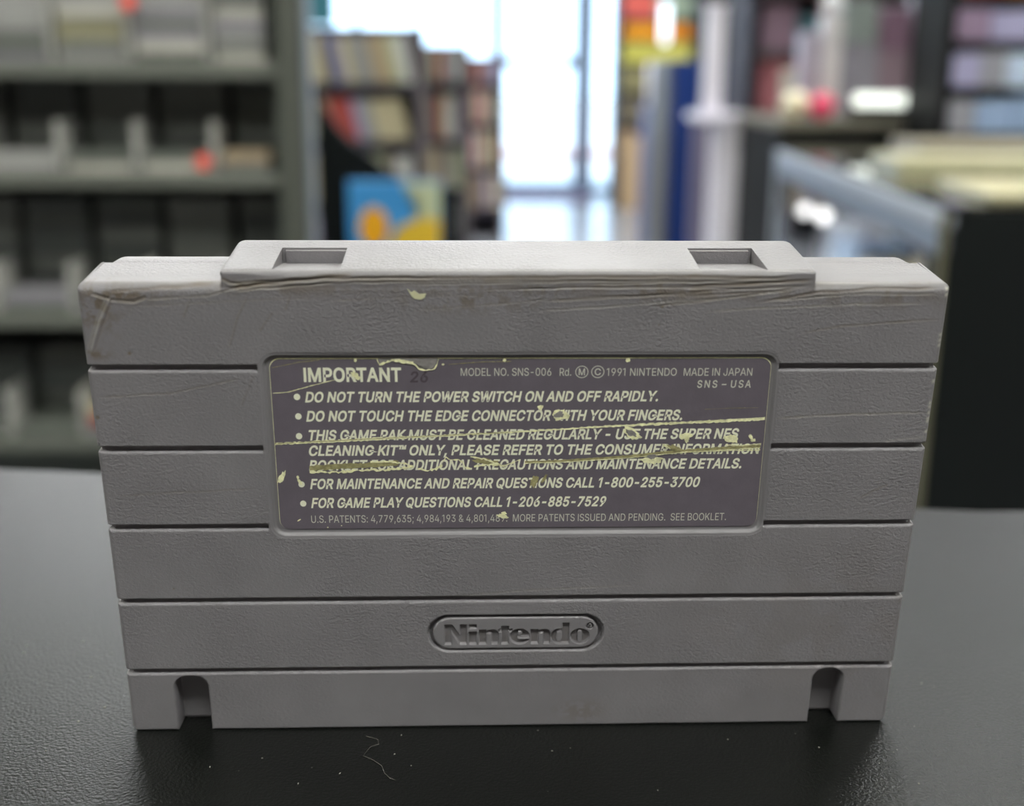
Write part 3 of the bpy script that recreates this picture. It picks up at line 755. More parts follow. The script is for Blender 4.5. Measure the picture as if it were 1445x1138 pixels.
# grime areas
def area(cx, cz, rx, rz, amt, seed, thr=.45, ns=1.2):
    g = np.exp(-(((X - cx) / rx) ** 2 + ((Z - cz) / rz) ** 2))
    n = .6 * vnoise(X, Z, ns, seed) + .4 * vnoise(X, Z, ns * .4, seed + 1)
    WR[..., 0] = np.maximum(WR[..., 0], amt * g * sstep((n - thr) / .3))
area(-65.5, 79.5, 3.5, 4.5, .75, 21); area(-62, 81.2, 7, 1.2, .8, 22, .35)
area(0, 83.6, 45, .5, .55, 33, .3, 2.2); area(20, 82.7, 26, .8, .6, 34, .38, 2.2); area(-38, 83.2, 8, .7, .6, 35, .35, 1.5); area(0, 82.2, 26, 1.1, .5, 23, .4); area(-8, 80.3, 11, 1.6, .55, 24, .42); area(27, 81.8, 20, 1.4, .65, 25, .4, 2.2)
area(57, 81.2, 11, 1.8, .5, 26, .4, 2.5); area(-35, 82.3, 12, 1.2, .5, 27, .4, 2.0); area(-66.5, 71.5, 2.5, .8, .7, 28, .35)
area(12.2, 3.2, 4, 2.2, .35, 29, .3); area(60, 20, 30, 18, .12, 30, .3, 5)
for x, z, r, a in ((-61.0, 71.7, .42, .8), (-67.2, 60.8, .5, .7), (22.6, 79.3, .35, .8), (22.2, 76.3, .25, .5), (55.7, 20.3, .28, .6), (59.9, 42.7, .25, .4), (-58.1, 29.1, .25, .6), (-23, 81.2, .2, .6), (-17, 71.0, .3, .6)):
    d = np.hypot(X - x, Z - z)
    WR[..., 0] = np.maximum(WR[..., 0], a * sstep((r - d) / r * 1.5)); H += .07 * np.exp(-(d / r) ** 2)
# small nicks along the right edge
for z in np.arange(56, 82, .9):
    r = RS.rand()
    if r > .45:
        d = np.hypot((X - 67.5) / .25, (Z - z - r) / .3); WR[..., 1] = np.maximum(WR[..., 1], .8 * np.exp(-d * d))
Yh = H.copy()
# silhouette: rounded corners and grooves running over the sides
inset = np.zeros_like(Z)
inset = np.maximum(inset, .42 * gmask_side)
rr = 1.1
inset = np.maximum(inset, np.where(Z < rr, rr - np.sqrt(np.maximum(rr ** 2 - (rr - Z) ** 2, 0)), 0))
rt = 1.0
inset = np.maximum(inset, np.where(Z > 83 - rt, rt - np.sqrt(np.maximum(rt ** 2 - (np.minimum(Z, 83) - 83 + rt) ** 2, 0)), 0))
fall = sstep((np.abs(X) - 65.5) / 2.5)
Xs = X - np.sign(X) * inset * fall
Zs = np.where(Z > 83, 83 + (Z - 83) * hood, Z)
WR[..., 2] = np.maximum(WR[..., 2], .55 * sstep((12.2 - Z) / 1))
Zs[0, :] -= .1263 * Yh[0, :]
# skirts back to the seam
YB = 12.6
def ring_rows(frac_list):
    pass
nr = [0.35, 1.0]
def pad(A, side, vals):
    return np.concatenate([vals, A], 1) if side == 'l' else np.concatenate([A, vals], 1)
yl = Yh[:, :1]; yr = Yh[:, -1:]
def between(a, b, t): return a + (b - a) * t
XL = np.concatenate([Xs[:, :1]] * 2, 1); ZL = np.concatenate([Zs[:, :1]] * 2, 1)
YL = np.concatenate([np.full_like(yl, YB), between(yl, YB, .3)], 1)
XR = np.concatenate([Xs[:, -1:]] * 2, 1); ZR = np.concatenate([Zs[:, -1:]] * 2, 1)
YR = np.concatenate([between(yr, YB, .3), np.full_like(yr, YB)], 1)
XX = np.concatenate([XL, Xs, XR], 1); ZZ = np.concatenate([ZL, Zs, ZR], 1); YY = np.concatenate([YL, Yh, YR], 1)
W2 = np.concatenate([np.repeat(WR[:, :1], 2, 1), WR, np.repeat(WR[:, -1:], 2, 1)], 1)
def rows(A, n): return np.repeat(A, n, 0)
tb = YY[-1:, :]; bb = YY[:1, :]
YT = np.concatenate([between(tb, YB, .25), np.full_like(tb, YB)], 0)
YD = np.concatenate([np.full_like(bb, YB), between(bb, YB, .25)], 0)
hd2 = np.concatenate([np.zeros((1, 2)), hood[-1:], np.zeros((1, 2))], 1)
ZT = np.concatenate([np.where(hd2 > .02, 82.35, 82.98), np.where(hd2 > .02, 82.3, 82.88)], 0)
YT[0] = np.where(hd2[0] > .02, tb[0] + .12, YT[0])
ZD = -.1263 * YD + 0 * ZZ[:1]
XX = np.concatenate([rows(XX[:1], 2), XX, rows(XX[-1:], 2)], 0)
YY = np.concatenate([YD, YY, YT], 0)
ZZ = np.concatenate([ZD, ZZ, ZT], 0)
W2 = np.concatenate([rows(W2[:1], 2), W2, rows(W2[-1:], 2)], 0)
W2[-2:, :, :] *= .3
fs = link('front_shell', grid_mesh('front_shell', XX, YY, ZZ, W2), M_PLASTIC, CR)

# back half of the case, slightly inset at the seam, rounded top corners
def outline(w, zt, r, inset, zb):
    p = []
    w -= inset; zt -= inset
    for k in range(9):
        a = math.pi / 2 * k / 8
        p.append((-w + r - r * math.cos(a), zt - r + r * math.sin(a)))
    for k in range(9):
        a = math.pi / 2 * (1 - k / 8)
        p.append((w - r + r * math.cos(a), zt - r + r * math.sin(a)))
    p.append((w, zb)); p.append((-w, zb))
    return p
bm = bmesh.new()
prev = None
for y, ins, r, zt in ((5.0, .6, 2.0, 82.8), (12.55, .5, 2.2, 82.8), (12.65, .28, 2.4, 82.8), (12.9, .18, 2.5, 82.8), (18.2, .25, 3.0, 82.6), (19.0, .5, 3.2, 82.5), (19.4, 1.1, 3.4, 82.4)):
    ring = [bm.verts.new((x * S, y * S, z * S)) for x, z in outline(68, zt, r, ins, -.1263 * y)]
    if prev is None: bm.faces.new(ring)
    else:
        for i in range(len(ring)):
            j = (i + 1) % len(ring)
            bm.faces.new((prev[i], prev[j], ring[j], ring[i]))
    prev = ring
bm.faces.new(prev[::-1])
bs = fin('rear_shell', bm, M_PLASTIC, CR, smooth=True)
bs.data.set_sharp_from_angle(angle=math.radians(40))

# raised ridge along the top with two finger pockets
profA = [(1.5, 84.1), (.76, 84.93), (.95, 85.04), (1.6, 85.09), (4, 85.13), (9, 85.2), (14, 85.25), (17.4, 85.25), (18.5, 85.1), (19.1, 84.75), (19.45, 84.2), (19.5, 82.3), (1.5, 82.3)]
profB = list(profA)
profB[3:7] = [(1.3, 84.92), (12.9, 82.75), (13.0, 82.9), (13.15, 85.25)]
def squeeze(prof, d):
    out = []
    for y, z in prof:
        f = max(0.0, 1 - d / 1.3)
        k = 1.3 - 1.3 * math.sqrt(max(0, 1 - (1 - f) ** 2)) if d < 1.3 else 0
        k = d
        yy = y
        if y < 2: yy = y + k * (1 if z > 82.55 else 0)
        elif y > 16: yy = y - k * .8
        zz = z - k * (1 if z > 84 else 0) * .95
        out.append((yy, zz))
    return out
sl = [(-46.2, 'A', .85), (-46.12, 'A', .5), (-45.9, 'A', .25), (-45.5, 'A', .08), (-45.0, 'A', 0), (-38.15, 'A', 0), (-38.15, 'B', 0), (-27.6, 'B', 0), (-27.6, 'A', 0), (0, 'A', 0),
      (28.35, 'A', 0), (28.35, 'B', 0), (39.0, 'B', 0), (39.0, 'A', 0), (45.6, 'A', 0), (46.1, 'A', .08), (46.5, 'A', .25), (46.72, 'A', .5), (46.8, 'A', .85)]
bm = bmesh.new()
prev = None
for x, kd, d in sl:
    pr = squeeze(profA if kd == 'A' else profB, d)
    ring = [bm.verts.new((x * S, y * S, z * S)) for y, z in pr]
    if prev is None:
        bm.faces.new(ring)
    else:
        if abs(x - px_) > 1e-6:
            for i in range(len(ring)):
                j = (i + 1) % len(ring)
                bm.faces.new((prev[i], ring[i], ring[j], prev[j]))
        else:      # side wall of a pocket
            for i in range(2, 7):
                vs = [prev[i], prev[i + 1], ring[i + 1], ring[i]]
                try: bm.faces.new(vs)
                except ValueError: pass
    prev = ring; px_ = x
bm.faces.new(prev[::-1])
bmesh.ops.remove_doubles(bm, verts=bm.verts, dist=1e-7)
rg = fin('top_ridge', bm, M_PLASTIC, CR, smooth=True)
rg.data.set_sharp_from_angle(angle=math.radians(38))
tag(rg, 'raised ridge with two finger pockets along the top edge', None)
for x0, x1 in ((-38.1, -27.65), (28.4, 38.95)):   # pocket end block
    sgn = -1 if x0 < 0 else 1
    box('pocket_wall', M_PLASTIC, (x0 + (.55 if sgn < 0 else .1)) * S, (x1 - (.1 if sgn < 0 else .55)) * S, 12.4 * S, 13.1 * S, 82.6 * S, 84.95 * S, CR, .00008)

# moulded name plate -------------------------------------------------
def zx(u): return -14.1 + (u - 150) * (28.7 / 1118)
def zz_(v): return 22.62 - (v - 118) * (6.1 / 194)
lx = np.arange(-14.35, 14.85, .07); lz = np.arange(16.3, 22.95, .07)
PX, PZ = np.meshgrid(lx, lz)
U = (PX + 14.1) * (1118 / 28.7) + 150; V = (22.62 - PZ) * (194 / 6.1) + 118
def R_(x0, x1, y0, y1, r=1.5): return sd_rrect(U, V, x0, x1, y0, y1, r)
def El(cx, cy, rx, ry):
    k = np.hypot((U - cx) / rx, (V - cy) / ry); return (k - 1) * min(rx, ry)
def tri(p):
    d = np.full(U.shape, -1e9)
    for i in range(len(p)):
        (ax, ay), (bx2, by2) = p[i], p[(i + 1) % len(p)]
        L_ = math.hypot(bx2 - ax, by2 - ay)
        d = np.maximum(d, ((U - ax) * (by2 - ay) - (V - ay) * (bx2 - ax)) / L_)
    return d
uni = lambda *a: np.minimum.reduce(a)
sub = lambda a, b: np.maximum(a, -b)
def en(o):
    body = R_(504 + o, 592 + o, 192, 300, 34)
    body = np.maximum(body, V - 284)
    body = sub(body, R_(509 + o, 547 + o, 214, 400, 14))
    return uni(R_(460 + o, 508 + o, 192, 284), body)
N_ = uni(R_(226, 270, 158, 284), R_(330, 376, 158, 284), tri([(232, 158), (276, 158), (372, 284), (328, 284)][::-1]), tri([(232, 158), (276, 158), (372, 284), (328, 284)]))
letters = [N_, R_(392, 442, 158, 181), R_(392, 442, 204, 284), en(0),
           uni(R_(612, 660, 170, 284), R_(594, 684, 187, 206)),
           uni(sub(sub(El(736, 237, 66, 49), R_(721, 752, 203, 228, 8)), R_(721, 815, 243, 257, 3))),
           en(353),
           uni(R_(1026, 1073, 152, 284), sub(np.maximum(El(1008, 238, 60, 48), U - 1050), R_(986, 1022, 206, 271, 14))),
           sub(El(1147, 238, 64, 48), R_(1130, 1164, 199, 277, 16)),
           np.abs(El(1214, 172, 19, 17)) - 3.0, R_(1208, 1213, 164, 181, 1), R_(1213, 1221, 164, 171, 2)]
D = np.minimum.reduce(letters) * .0285         # to mm
PH = .62 * sstep(.5 - D / .17)
PH = np.where(D < 0, PH, PH)
se = sd_rrect(PX, PZ, -14.2, 14.7, 16.42, 22.78, 3.15)
PH = PH + roll(-se, .35) * (se < 0) + np.where(se >= 0, .35 + np.minimum(se / .1, 1) * 1.1, 0)
PH += .06
wp = np.zeros(PX.shape + (3,)); wp[..., 2] = .75
wp[..., 0] = .25 * sstep((.05 - D) / .2) * vnoise(PX, PZ, .8, 4)
pl = link('name_plate', grid_mesh('name_plate', PX, PH, PZ, wp), M_PLASTIC, CR)
tag(pl, 'raised pill with sunken bold lettering below the label', None)

# ------------------------------------------------------------------ back label
YL0 = .50
def flat(name, pts, y, thick, m, parent):
    """thin slab from a closed outline in mm (x,z)"""
    bm = bmesh.new()
    a = [bm.verts.new((x * S, y * S, z * S)) for x, z in pts]
    b = [bm.verts.new((x * S, (y + thick) * S, z * S)) for x, z in pts]
    bm.faces.new(a)
    n = len(pts)
    for i in range(n): bm.faces.new((a[i], a[(i + 1) % n], b[(i + 1) % n], b[i]))
    bmesh.ops.triangulate(bm, faces=[f for f in bm.faces if len(f.verts) > 4])
    return fin(name, bm, m, parent)
def rrect(x0, x1, z0, z1, r, n=8):
    p = []
    for cx, cz, a0 in ((x1 - r, z1 - r, 0), (x0 + r, z1 - r, 90), (x0 + r, z0 + r, 180), (x1 - r, z0 + r, 270)):
        for k in range(n + 1):
            a = math.radians(a0 + 90 * k / n); p.append((cx + r * math.cos(a), cz + r * math.sin(a)))
    return p
LB = flat('warning_label', rrect(-39.45, 40.85, 40.22, 70.68, 1.7), YL0, .12, M_PAPER, CR)
tag(LB, 'scratched dark purple grey label with cream lettering', None)
flat('printed_face', rrect(-39.38, 40.8, 40.2, 70.5, 1.65), YL0 - .02, .05, M_LABEL, LB)
YT = YL0 - .035
SP = {' ': 188}
# outlines of the condensed sans letters, in thousandths: handle, point, handle per node
GLYPHS = """&	448	221 -7 197 -7 163 -7 135 -1 110 12 86 24 67 41 54 62 41 83 34 107 34 133 34 155 39 174 47 189 56 205 69 220 85 235 101 249 119 263 140 279 166 298 191 316 216 335 223 340 230 346 237 352 244 359 250 366 255 375 259 384 262 394 262 405 262 421 256 434 245 445 235 456 220 461 201 461 189 461 178 458 168 453 158 448 151 441 145 431 140 422 137 411 137 399 137 386 140 374 145 363 151 352 159 340 169 327 179 315 190 300 204 284 282 189 360 95 438 0 413 0 389 0 364 0 300 77 236 154 171 231 152 255 135 275 121 293 107 310 95 327 87 344 79 361 75 379 75 398 75 421 81 441 91 458 101 475 116 489 134 499 153 509 175 513 200 513 225 513 247 509 266 499 284 489 298 476 308 459 319 443 324 424 324 404 324 389 321 375 315 362 309 348 302 336 291 325 281 314 269 303 256 293 222 268 188 243 154 217 133 202 119 188 110 174 101 161 97 147 97 131 97 115 101 100 109 87 117 75 129 65 143 57 158 50 174 46 193 46 213 46 233 51 251 59 270 68 286 80 301 95 316 111 328 130 336 151 345 173 349 197 349 224 368 224 388 224 408 224 408 192 404 165 397 144 389 122 381 105 371 92 361 79 352 69 345 62 341 57 337 52 333 47 316 29 296 16 271 7 246 -2
,	188	53 -119 38 -119 48 -56 58 8 68 71 91 71 114 71 137 71 119 8 102 -56 84 -119 69 -119
-	453	263 244 337 244 337 226 337 207 337 188 263 188 188 188 114 188 114 207 114 226 114 244 188 244
.	188	108 -4 95 -4 83 -4 72 0 63 9 54 18 50 28 50 41 50 54 54 65 63 73 72 82 83 87 95 87 108 87 119 82 128 73 137 65 141 54 141 41 141 28 137 18 128 9 119 0
0	453	264 -7 227 -7 189 -7 157 3 130 24 103 45 83 74 69 113 55 152 48 199 48 254 48 309 55 356 69 395 83 434 104 464 130 484 157 505 189 516 227 516 264 516 296 505 323 484 350 464 370 434 384 395 398 356 405 309 405 254 405 199 398 152 384 113 370 74 350 45 323 24 297 3|202 50 227 50 252 50 273 58 290 74 308 90 321 113 330 144 339 174 344 211 344 254 344 297 339 334 330 365 321 395 308 419 290 435 273 451 252 460 227 460 202 460 180 451 163 435 146 419 132 395 123 365 114 334 109 297 109 254 109 211 114 174 123 144 132 113 146 90 163 74 180 58
1	330	171 0 150 0 150 170 150 339 150 509 171 509 191 509 212 509 212 339 212 170 212 0 191 0|73 410 30 382 30 401 30 421 30 440 70 463 110 486 150 509 168 509 187 509 205 509 205 499 205 490 205 480 190 475 175 470 160 465 117 437
2	453	172 0 64 0 64 16 64 32 64 47 121 108 177 168 234 229 254 249 270 267 282 282 295 298 304 313 311 327 317 341 320 356 320 371 320 390 316 405 308 419 299 432 288 442 273 449 259 456 242 460 224 460 204 460 187 456 172 447 158 439 147 428 139 413 131 399 127 382 127 362 107 362 86 362 66 362 66 392 72 419 86 442 100 465 119 483 143 496 167 509 194 516 225 516 255 516 282 509 306 497 329 484 348 467 361 445 374 424 381 399 381 372 381 354 378 335 371 318 364 300 353 280 336 259 319 237 296 211 267 180 229 140 191 100 153 60 153 59 153 58 153 57 231 57 310 57 389 57 389 38 389 19 389 0 281 0
3	453	252 -7 218 -7 187 -7 158 -1 133 10 107 21 86 37 70 57 54 78 46 103 44 132 66 132 87 132 109 132 111 114 117 99 126 87 136 75 149 65 165 59 181 53 199 50 219 50 239 50 258 53 275 61 292 68 305 79 315 93 324 107 329 124 329 145 329 163 325 181 316 196 307 212 293 224 275 234 256 243 231 248 201 248 186 248 172 248 157 248 157 265 157 282 157 299 200 349 244 399 288 448 288 450 288 451 288 452 215 452 142 452 70 452 70 471 70 490 70 509 171 509 272 509 372 509 372 493 372 477 372 461 319 400 265 339 211 278 211 282 211 285 211 289 249 293 281 288 308 276 335 263 356 246 371 222 386 199 393 173 393 145 393 115 385 89 370 66 355 43 335 25 309 12 282 0
4	453	164 105 40 105 40 123 40 141 40 158 109 275 178 392 247 509 268 509 289 509 311 509 243 394 176 280 109 166 109 165 109 164 109 163 210 163 312 163 413 163 413 144 413 125 413 105 289 105|302 0 282 0 282 40 282 81 282 121 282 130 282 138 282 146 282 203 282 260 282 318 302 318 322 318 343 318 343 212 343 106 343 0 322 0
5	453	254 -7 221 -7 191 -7 164 -1 140 11 116 23 97 39 83 60 69 81 61 104 60 130 81 130 101 130 122 130 124 115 129 101 138 89 147 77 159 67 173 60 188 53 204 50 221 50 242 50 260 55 276 64 292 74 305 87 314 104 323 121 328 141 328 162 328 184 323 204 314 221 304 238 291 252 275 262 258 272 239 277 218 277 201 277 184 274 167 268 151 263 138 255 128 246 108 248 88 250 67 253 77 338 86 423 96 509 186 509 276 509 366 509 366 490 366 471 366 452 294 452 222 452 151 452 145 402 139 352 134 301 135 301 135 301 136 301 147 311 161 319 178 325 194 331 211 334 229 334 253 334 274 329 294 321 313 313 331 301 345 285 359 270 371 252 379 231 387 210 391 188 391 163 391 130 384 101 369 76 354 50 334 30 309 15 283 1
6	453	258 -7 226 -7 195 -7 167 0 142 15 118 29 98 49 84 74 71 100 64 129 64 162 64 186 69 212 80 239 91 266 110 300 137 340 176 396 214 453 252 509 276 509 299 509 322 509 265 426 208 344 151 261 149 261 147 261 145 261 150 271 157 280 165 288 174 296 184 302 196 307 207 312 221 314 235 314 266 314 293 308 316 295 339 282 357 263 370 240 382 216 389 189 389 157 389 125 382 97 368 73 354 48 334 28 310 14 286 0|207 48 226 48 246 48 264 53 279 63 294 72 306 85 314 101 323 118 327 136 327 157 327 178 323 197 314 213 306 230 294 242 279 251 264 261 246 265 226 265 207 265 189 261 174 252 159 243 147 230 138 214 129 198 125 179 125 158 125 137 129 118 138 102 147 85 159 72 174 63 189 53
7	453	120 0 97 0 172 149 248 299 323 448 323 450 323 451 323 452 236 452 149 452 62 452 62 471 62 490 62 509 172 509 281 509 391 509 391 489 391 469 391 449 315 299 240 150 165 0 142 0
8	453	260 -7 226 -7 192 -7 162 -1 136 11 109 24 89 40 74 62 59 83 52 108 52 135 52 157 56 177 65 195 74 213 86 229 101 241 116 253 133 261 153 265 153 265 153 266 153 267 128 273 108 287 93 308 78 329 70 353 70 380 70 406 77 429 90 450 104 470 122 486 146 498 169 510 196 516 226 516 256 516 283 510 306 498 329 486 348 470 361 450 375 429 382 406 382 380 382 353 374 329 359 308 344 287 325 273 300 267 300 266 300 265 300 265 319 261 336 253 351 241 366 229 378 213 387 195 396 177 401 157 401 135 401 108 393 83 378 62 364 40 343 24 317 11 291 -1|204 49 226 49 249 49 268 53 285 60 301 68 314 78 323 91 332 105 337 121 337 139 337 158 332 174 322 189 313 203 300 214 283 223 266 231 247 235 226 235 205 235 186 231 169 223 152 214 139 203 130 189 120 174 115 158 115 139 115 121 120 105 129 91 138 78 151 68 167 60 184 53|208 290 226 290 244 290 260 293 274 300 288 307 299 318 307 330 315 343 319 358 319 376 319 393 315 407 308 420 300 433 289 443 275 449 261 456 245 460 226 460 208 460 191 456 177 449 163 443 152 433 145 420 137 407 133 393 133 376 133 358 137 343 145 330 152 318 163 307 178 300 192 293
9	453	195 516 226 516 258 516 286 508 310 494 335 480 354 460 368 434 382 409 389 380 389 347 389 323 383 297 373 270 362 243 343 209 315 168 277 112 239 56 200 0 177 0 154 0 130 0 187 83 244 165 301 248 303 248 305 248 307 248 303 238 296 229 287 221 279 213 269 207 257 202 245 197 232 195 218 195 187 195 160 201 137 214 114 227 96 245 83 269 70 292 64 320 64 352 64 384 71 412 85 436 99 461 118 480 143 494 167 508|246 460 226 460 207 460 189 456 174 446 159 437 147 424 138 407 130 391 125 372 125 352 125 330 130 312 138 295 147 279 159 266 174 257 189 248 207 243 226 243 246 243 263 248 279 257 294 266 306 279 314 295 323 311 327 330 327 350 327 372 323 391 314 407 306 424 294 437 279 446 264 456
:	188	108 -4 95 -4 83 -4 72 0 63 9 54 18 50 28 50 41 50 54 54 65 63 73 72 82 83 87 95 87 108 87 119 82 128 73 137 65 141 54 141 41 141 28 137 18 128 9 119 0|108 271 95 271 83 271 72 275 63 284 54 293 50 304 50 316 50 329 54 340 63 349 72 357 83 362 95 362 108 362 119 357 128 349 137 340 141 329 141 316 141 304 137 293 128 284 119 275
;	188	53 -119 38 -119 48 -56 58 8 68 71 91 71 114 71 137 71 119 8 102 -56 84 -119 69 -119|116 271 103 271 91 271 80 275 71 284 62 293 58 304 58 316 58 329 62 340 71 349 80 357 91 362 103 362 116 362 127 357 136 349 145 340 149 329 149 316 149 304 145 293 136 284 127 275
A	480	39 0 16 0 78 170 139 339 201 509 226 509 251 509 276 509 338 339 401 170 463 0 440 0 418 0 395 0 343 150 291 300 239 450 188 300 136 150 85 0 62 0|197 142 110 142 110 161 110 180 110 199 197 199 283 199 370 199 370 180 370 161 370 142 283 142
B	456	122 0 60 0 60 170 60 339 60 509 120 509 181 509 241 509 276 509 306 503 329 491 352 479 369 462 381 442 392 422 398 399 398 374 398 352 394 334 387 320 379 306 369 294 356 286 344 277 330 271 315 267 315 265 315 264 315 262 331 261 347 255 363 245 379 235 392 221 402 203 413 185 418 163 418 136 418 111 412 87 400 67 388 46 370 30 344 18 319 6 287 0 247 0 184 0|125 115 125 57 165 57 205 57 245 57 284 57 313 65 330 80 347 95 355 114 355 137 355 154 351 170 342 184 334 198 321 209 306 218 290 227 271 231 248 231 207 231 166 231 125 231 125 173|125 341 125 285 162 285 200 285 238 285 257 285 273 289 288 296 303 303 315 313 323 326 332 339 336 355 336 372 336 395 328 414 313 429 297 444 273 452 240 452 202 452 163 452 125 452 125 396
C	510	293 -7 267 -7 223 -7 184 4 150 25 116 46 89 76 70 115 50 154 40 201 40 254 40 308 50 354 70 393 89 432 116 462 150 484 184 505 223 516 267 516 293 516 317 512 340 504 363 497 384 486 402 471 420 457 436 439 448 418 460 398 468 374 473 348 451 348 430 348 408 348 404 366 398 381 389 395 381 408 370 419 357 428 345 438 331 444 315 449 300 454 284 456 267 456 236 456 208 448 184 432 159 417 139 394 125 364 111 334 103 297 103 254 103 211 111 175 125 145 140 115 159 92 184 76 209 61 236 53 267 53 284 53 300 55 315 60 331 65 345 71 357 81 370 90 381 101 389 114 398 128 404 143 408 160 430 160 451 160 473 160 469 135 460 111 448 91 436 70 421 52 402 38 384 23 363 12 341 5 318 -3
D	502	271 0 219 0 178 0 137 0 96 0 96 19 96 38 96 57 136 57 175 57 215 57 256 57 291 65 318 81 345 97 366 119 379 149 392 179 399 214 399 255 399 296 392 331 379 361 366 390 346 412 320 428 293 444 260 452 221 452 178 452 136 452 93 452 93 471 93 490 93 509 137 509 181 509 225 509 275 509 317 499 353 478 388 458 415 429 433 391 452 353 462 308 462 255 462 202 452 157 433 119 414 81 387 51 351 31 314 10|103 509 125 509 125 339 125 170 125 0 103 0 82 0 60 0 60 170 60 339 60 509 82 509
E	419	165 0 60 0 60 170 60 339 60 509 164 509 268 509 372 509 372 490 372 471 372 452 290 452 207 452 125 452 125 396 125 341 125 286 202 286 278 286 355 286 355 267 355 248 355 229 278 229 202 229 125 229 125 172 125 114 125 57 208 57 292 57 375 57 375 38 375 19 375 0 270 0
F	410	82 0 60 0 60 170 60 339 60 509 163 509 266 509 369 509 369 490 369 471 369 452 288 452 206 452 125 452 125 394 125 336 125 278 198 278 272 278 346 278 346 259 346 240 346 221 272 221 198 221 125 221 125 147 125 74 125 0 103 0
G	520	309 -7 269 -7 223 -7 184 4 149 25 115 46 88 77 69 116 50 155 40 201 40 254 40 308 50 354 69 393 88 432 115 462 149 484 183 505 221 516 265 516 292 516 317 512 340 504 364 496 385 484 403 469 422 454 437 437 449 416 461 396 470 373 474 349 452 349 430 349 408 349 403 365 396 380 387 393 379 406 368 417 356 427 344 436 330 444 315 448 300 453 283 456 265 456 235 456 208 448 183 432 159 417 139 394 125 364 111 334 103 297 103 254 103 211 111 175 125 145 140 115 159 92 184 76 209 61 237 53 269 53 297 53 323 59 345 71 367 83 384 101 396 123 409 146 415 172 415 202 421 201 428 200 434 199 384 199 333 199 283 199 283 218 283 237 283 256 348 256 413 256 478 256 478 237 478 219 478 200 478 158 469 122 451 91 433 60 408 36 377 19 345 2
H	517	82 0 60 0 60 170 60 339 60 509 82 509 103 509 125 509 125 435 125 362 125 289 214 289 303 289 392 289 392 362 392 435 392 509 414 509 435 509 457 509 457 339 457 170 457 0 435 0 414 0 392 0 392 77 392 155 392 232 303 232 214 232 125 232 125 155 125 77 125 0 103 0
I	175	77 0 55 0 55 170 55 339 55 509 77 509 98 509 120 509 120 339 120 170 120 0 98 0
J	396	230 -7 185 -7 140 -7 104 6 75 33 47 59 33 97 33 145 33 155 33 164 33 173 55 173 76 173 98 173 98 164 98 155 98 145 98 114 106 91 122 74 137 58 159 50 185 50 211 50 232 58 248 74 264 91 272 114 272 145 272 267 272 388 272 509 293 509 315 509 336 509 336 388 336 267 336 145 336 97 322 59 294 33 266 6
K	467	146 189 104 145 104 169 104 193 104 216 116 232 128 247 139 261 151 275 162 290 174 303 187 317 199 331 212 344 262 399 313 454 364 509 392 509 420 509 448 509 376 431 304 353 231 276 230 276 229 276 228 276 187 233|82 0 60 0 60 170 60 339 60 509 82 509 103 509 125 509 125 451 125 392 125 334 124 298 124 261 124 225 124 214 124 204 125 193 125 129 125 64 125 0 103 0|398 0 372 0 311 86 249 173 188 259 201 276 215 293 228 309 302 206 375 103 449 0 423 0
L	393	160 0 60 0 60 170 60 339 60 509 82 509 103 509 125 509 125 358 125 208 125 57 203 57 282 57 361 57 361 38 361 19 361 0 261 0
M	628	81 0 60 0 60 170 60 339 60 509 81 509 101 509 122 509 122 339 122 170 122 0 101 0|527 0 506 0 506 170 506 339 506 509 527 509 547 509 568 509 568 339 568 170 568 0 547 0|155 339 90 509 110 509 130 509 150 509 214 339 279 170 343 0 324 0 304 0 285 0 220 170|414 339 478 509 498 509 518 509 538 509 473 339 408 170 343 0 324 0 304 0 285 0 349 170
N	523	81 0 60 0 60 170 60 339 60 509 81 509 103 509 124 509 124 339 124 170 124 0 103 0|420 0 399 0 399 170 399 339 399 509 420 509 442 509 463 509 463 339 463 170 463 0 442 0|170 339 62 509 87 509 111 509 136 509 244 339 353 170 461 0 436 0 412 0 387 0 279 170
O	533	311 -7 267 -7 223 -7 184 4 150 25 116 46 90 76 70 115 50 154 40 201 40 254 40 308 50 354 70 393 90 432 116 462 150 484 184 505 223 516 267 516 311 516 350 505 384 484 418 462 444 432 464 393 483 354 493 308 493 254 493 201 483 154 464 115 444 76 418 46 384 25 350 4|236 53 267 53 297 53 325 61 349 76 374 91 394 114 408 144 423 174 430 211 430 254 430 298 423 335 408 365 394 395 374 417 349 433 325 448 297 456 267 456 236 456 209 448 184 433 159 417 140 394 125 364 111 334 103 297 103 254 103 211 111 174 125 144 140 114 159 92 184 76 209 61
P	445	82 0 60 0 60 170 60 339 60 509 118 509 177 509 235 509 274 509 307 502 332 487 358 473 377 454 390 430 402 405 409 378 409 348 409 317 402 290 390 265 377 241 358 222 332 207 307 193 274 186 235 186 193 186 151 186 109 186 109 205 109 224 109 242 150 242 191 242 233 242 259 242 281 247 297 256 313 265 325 278 333 294 341 310 344 328 344 348 344 368 341 386 333 402 325 417 313 430 297 439 280 448 259 452 232 452 196 452 160 452 125 452 125 301 125 151 125 0 103 0
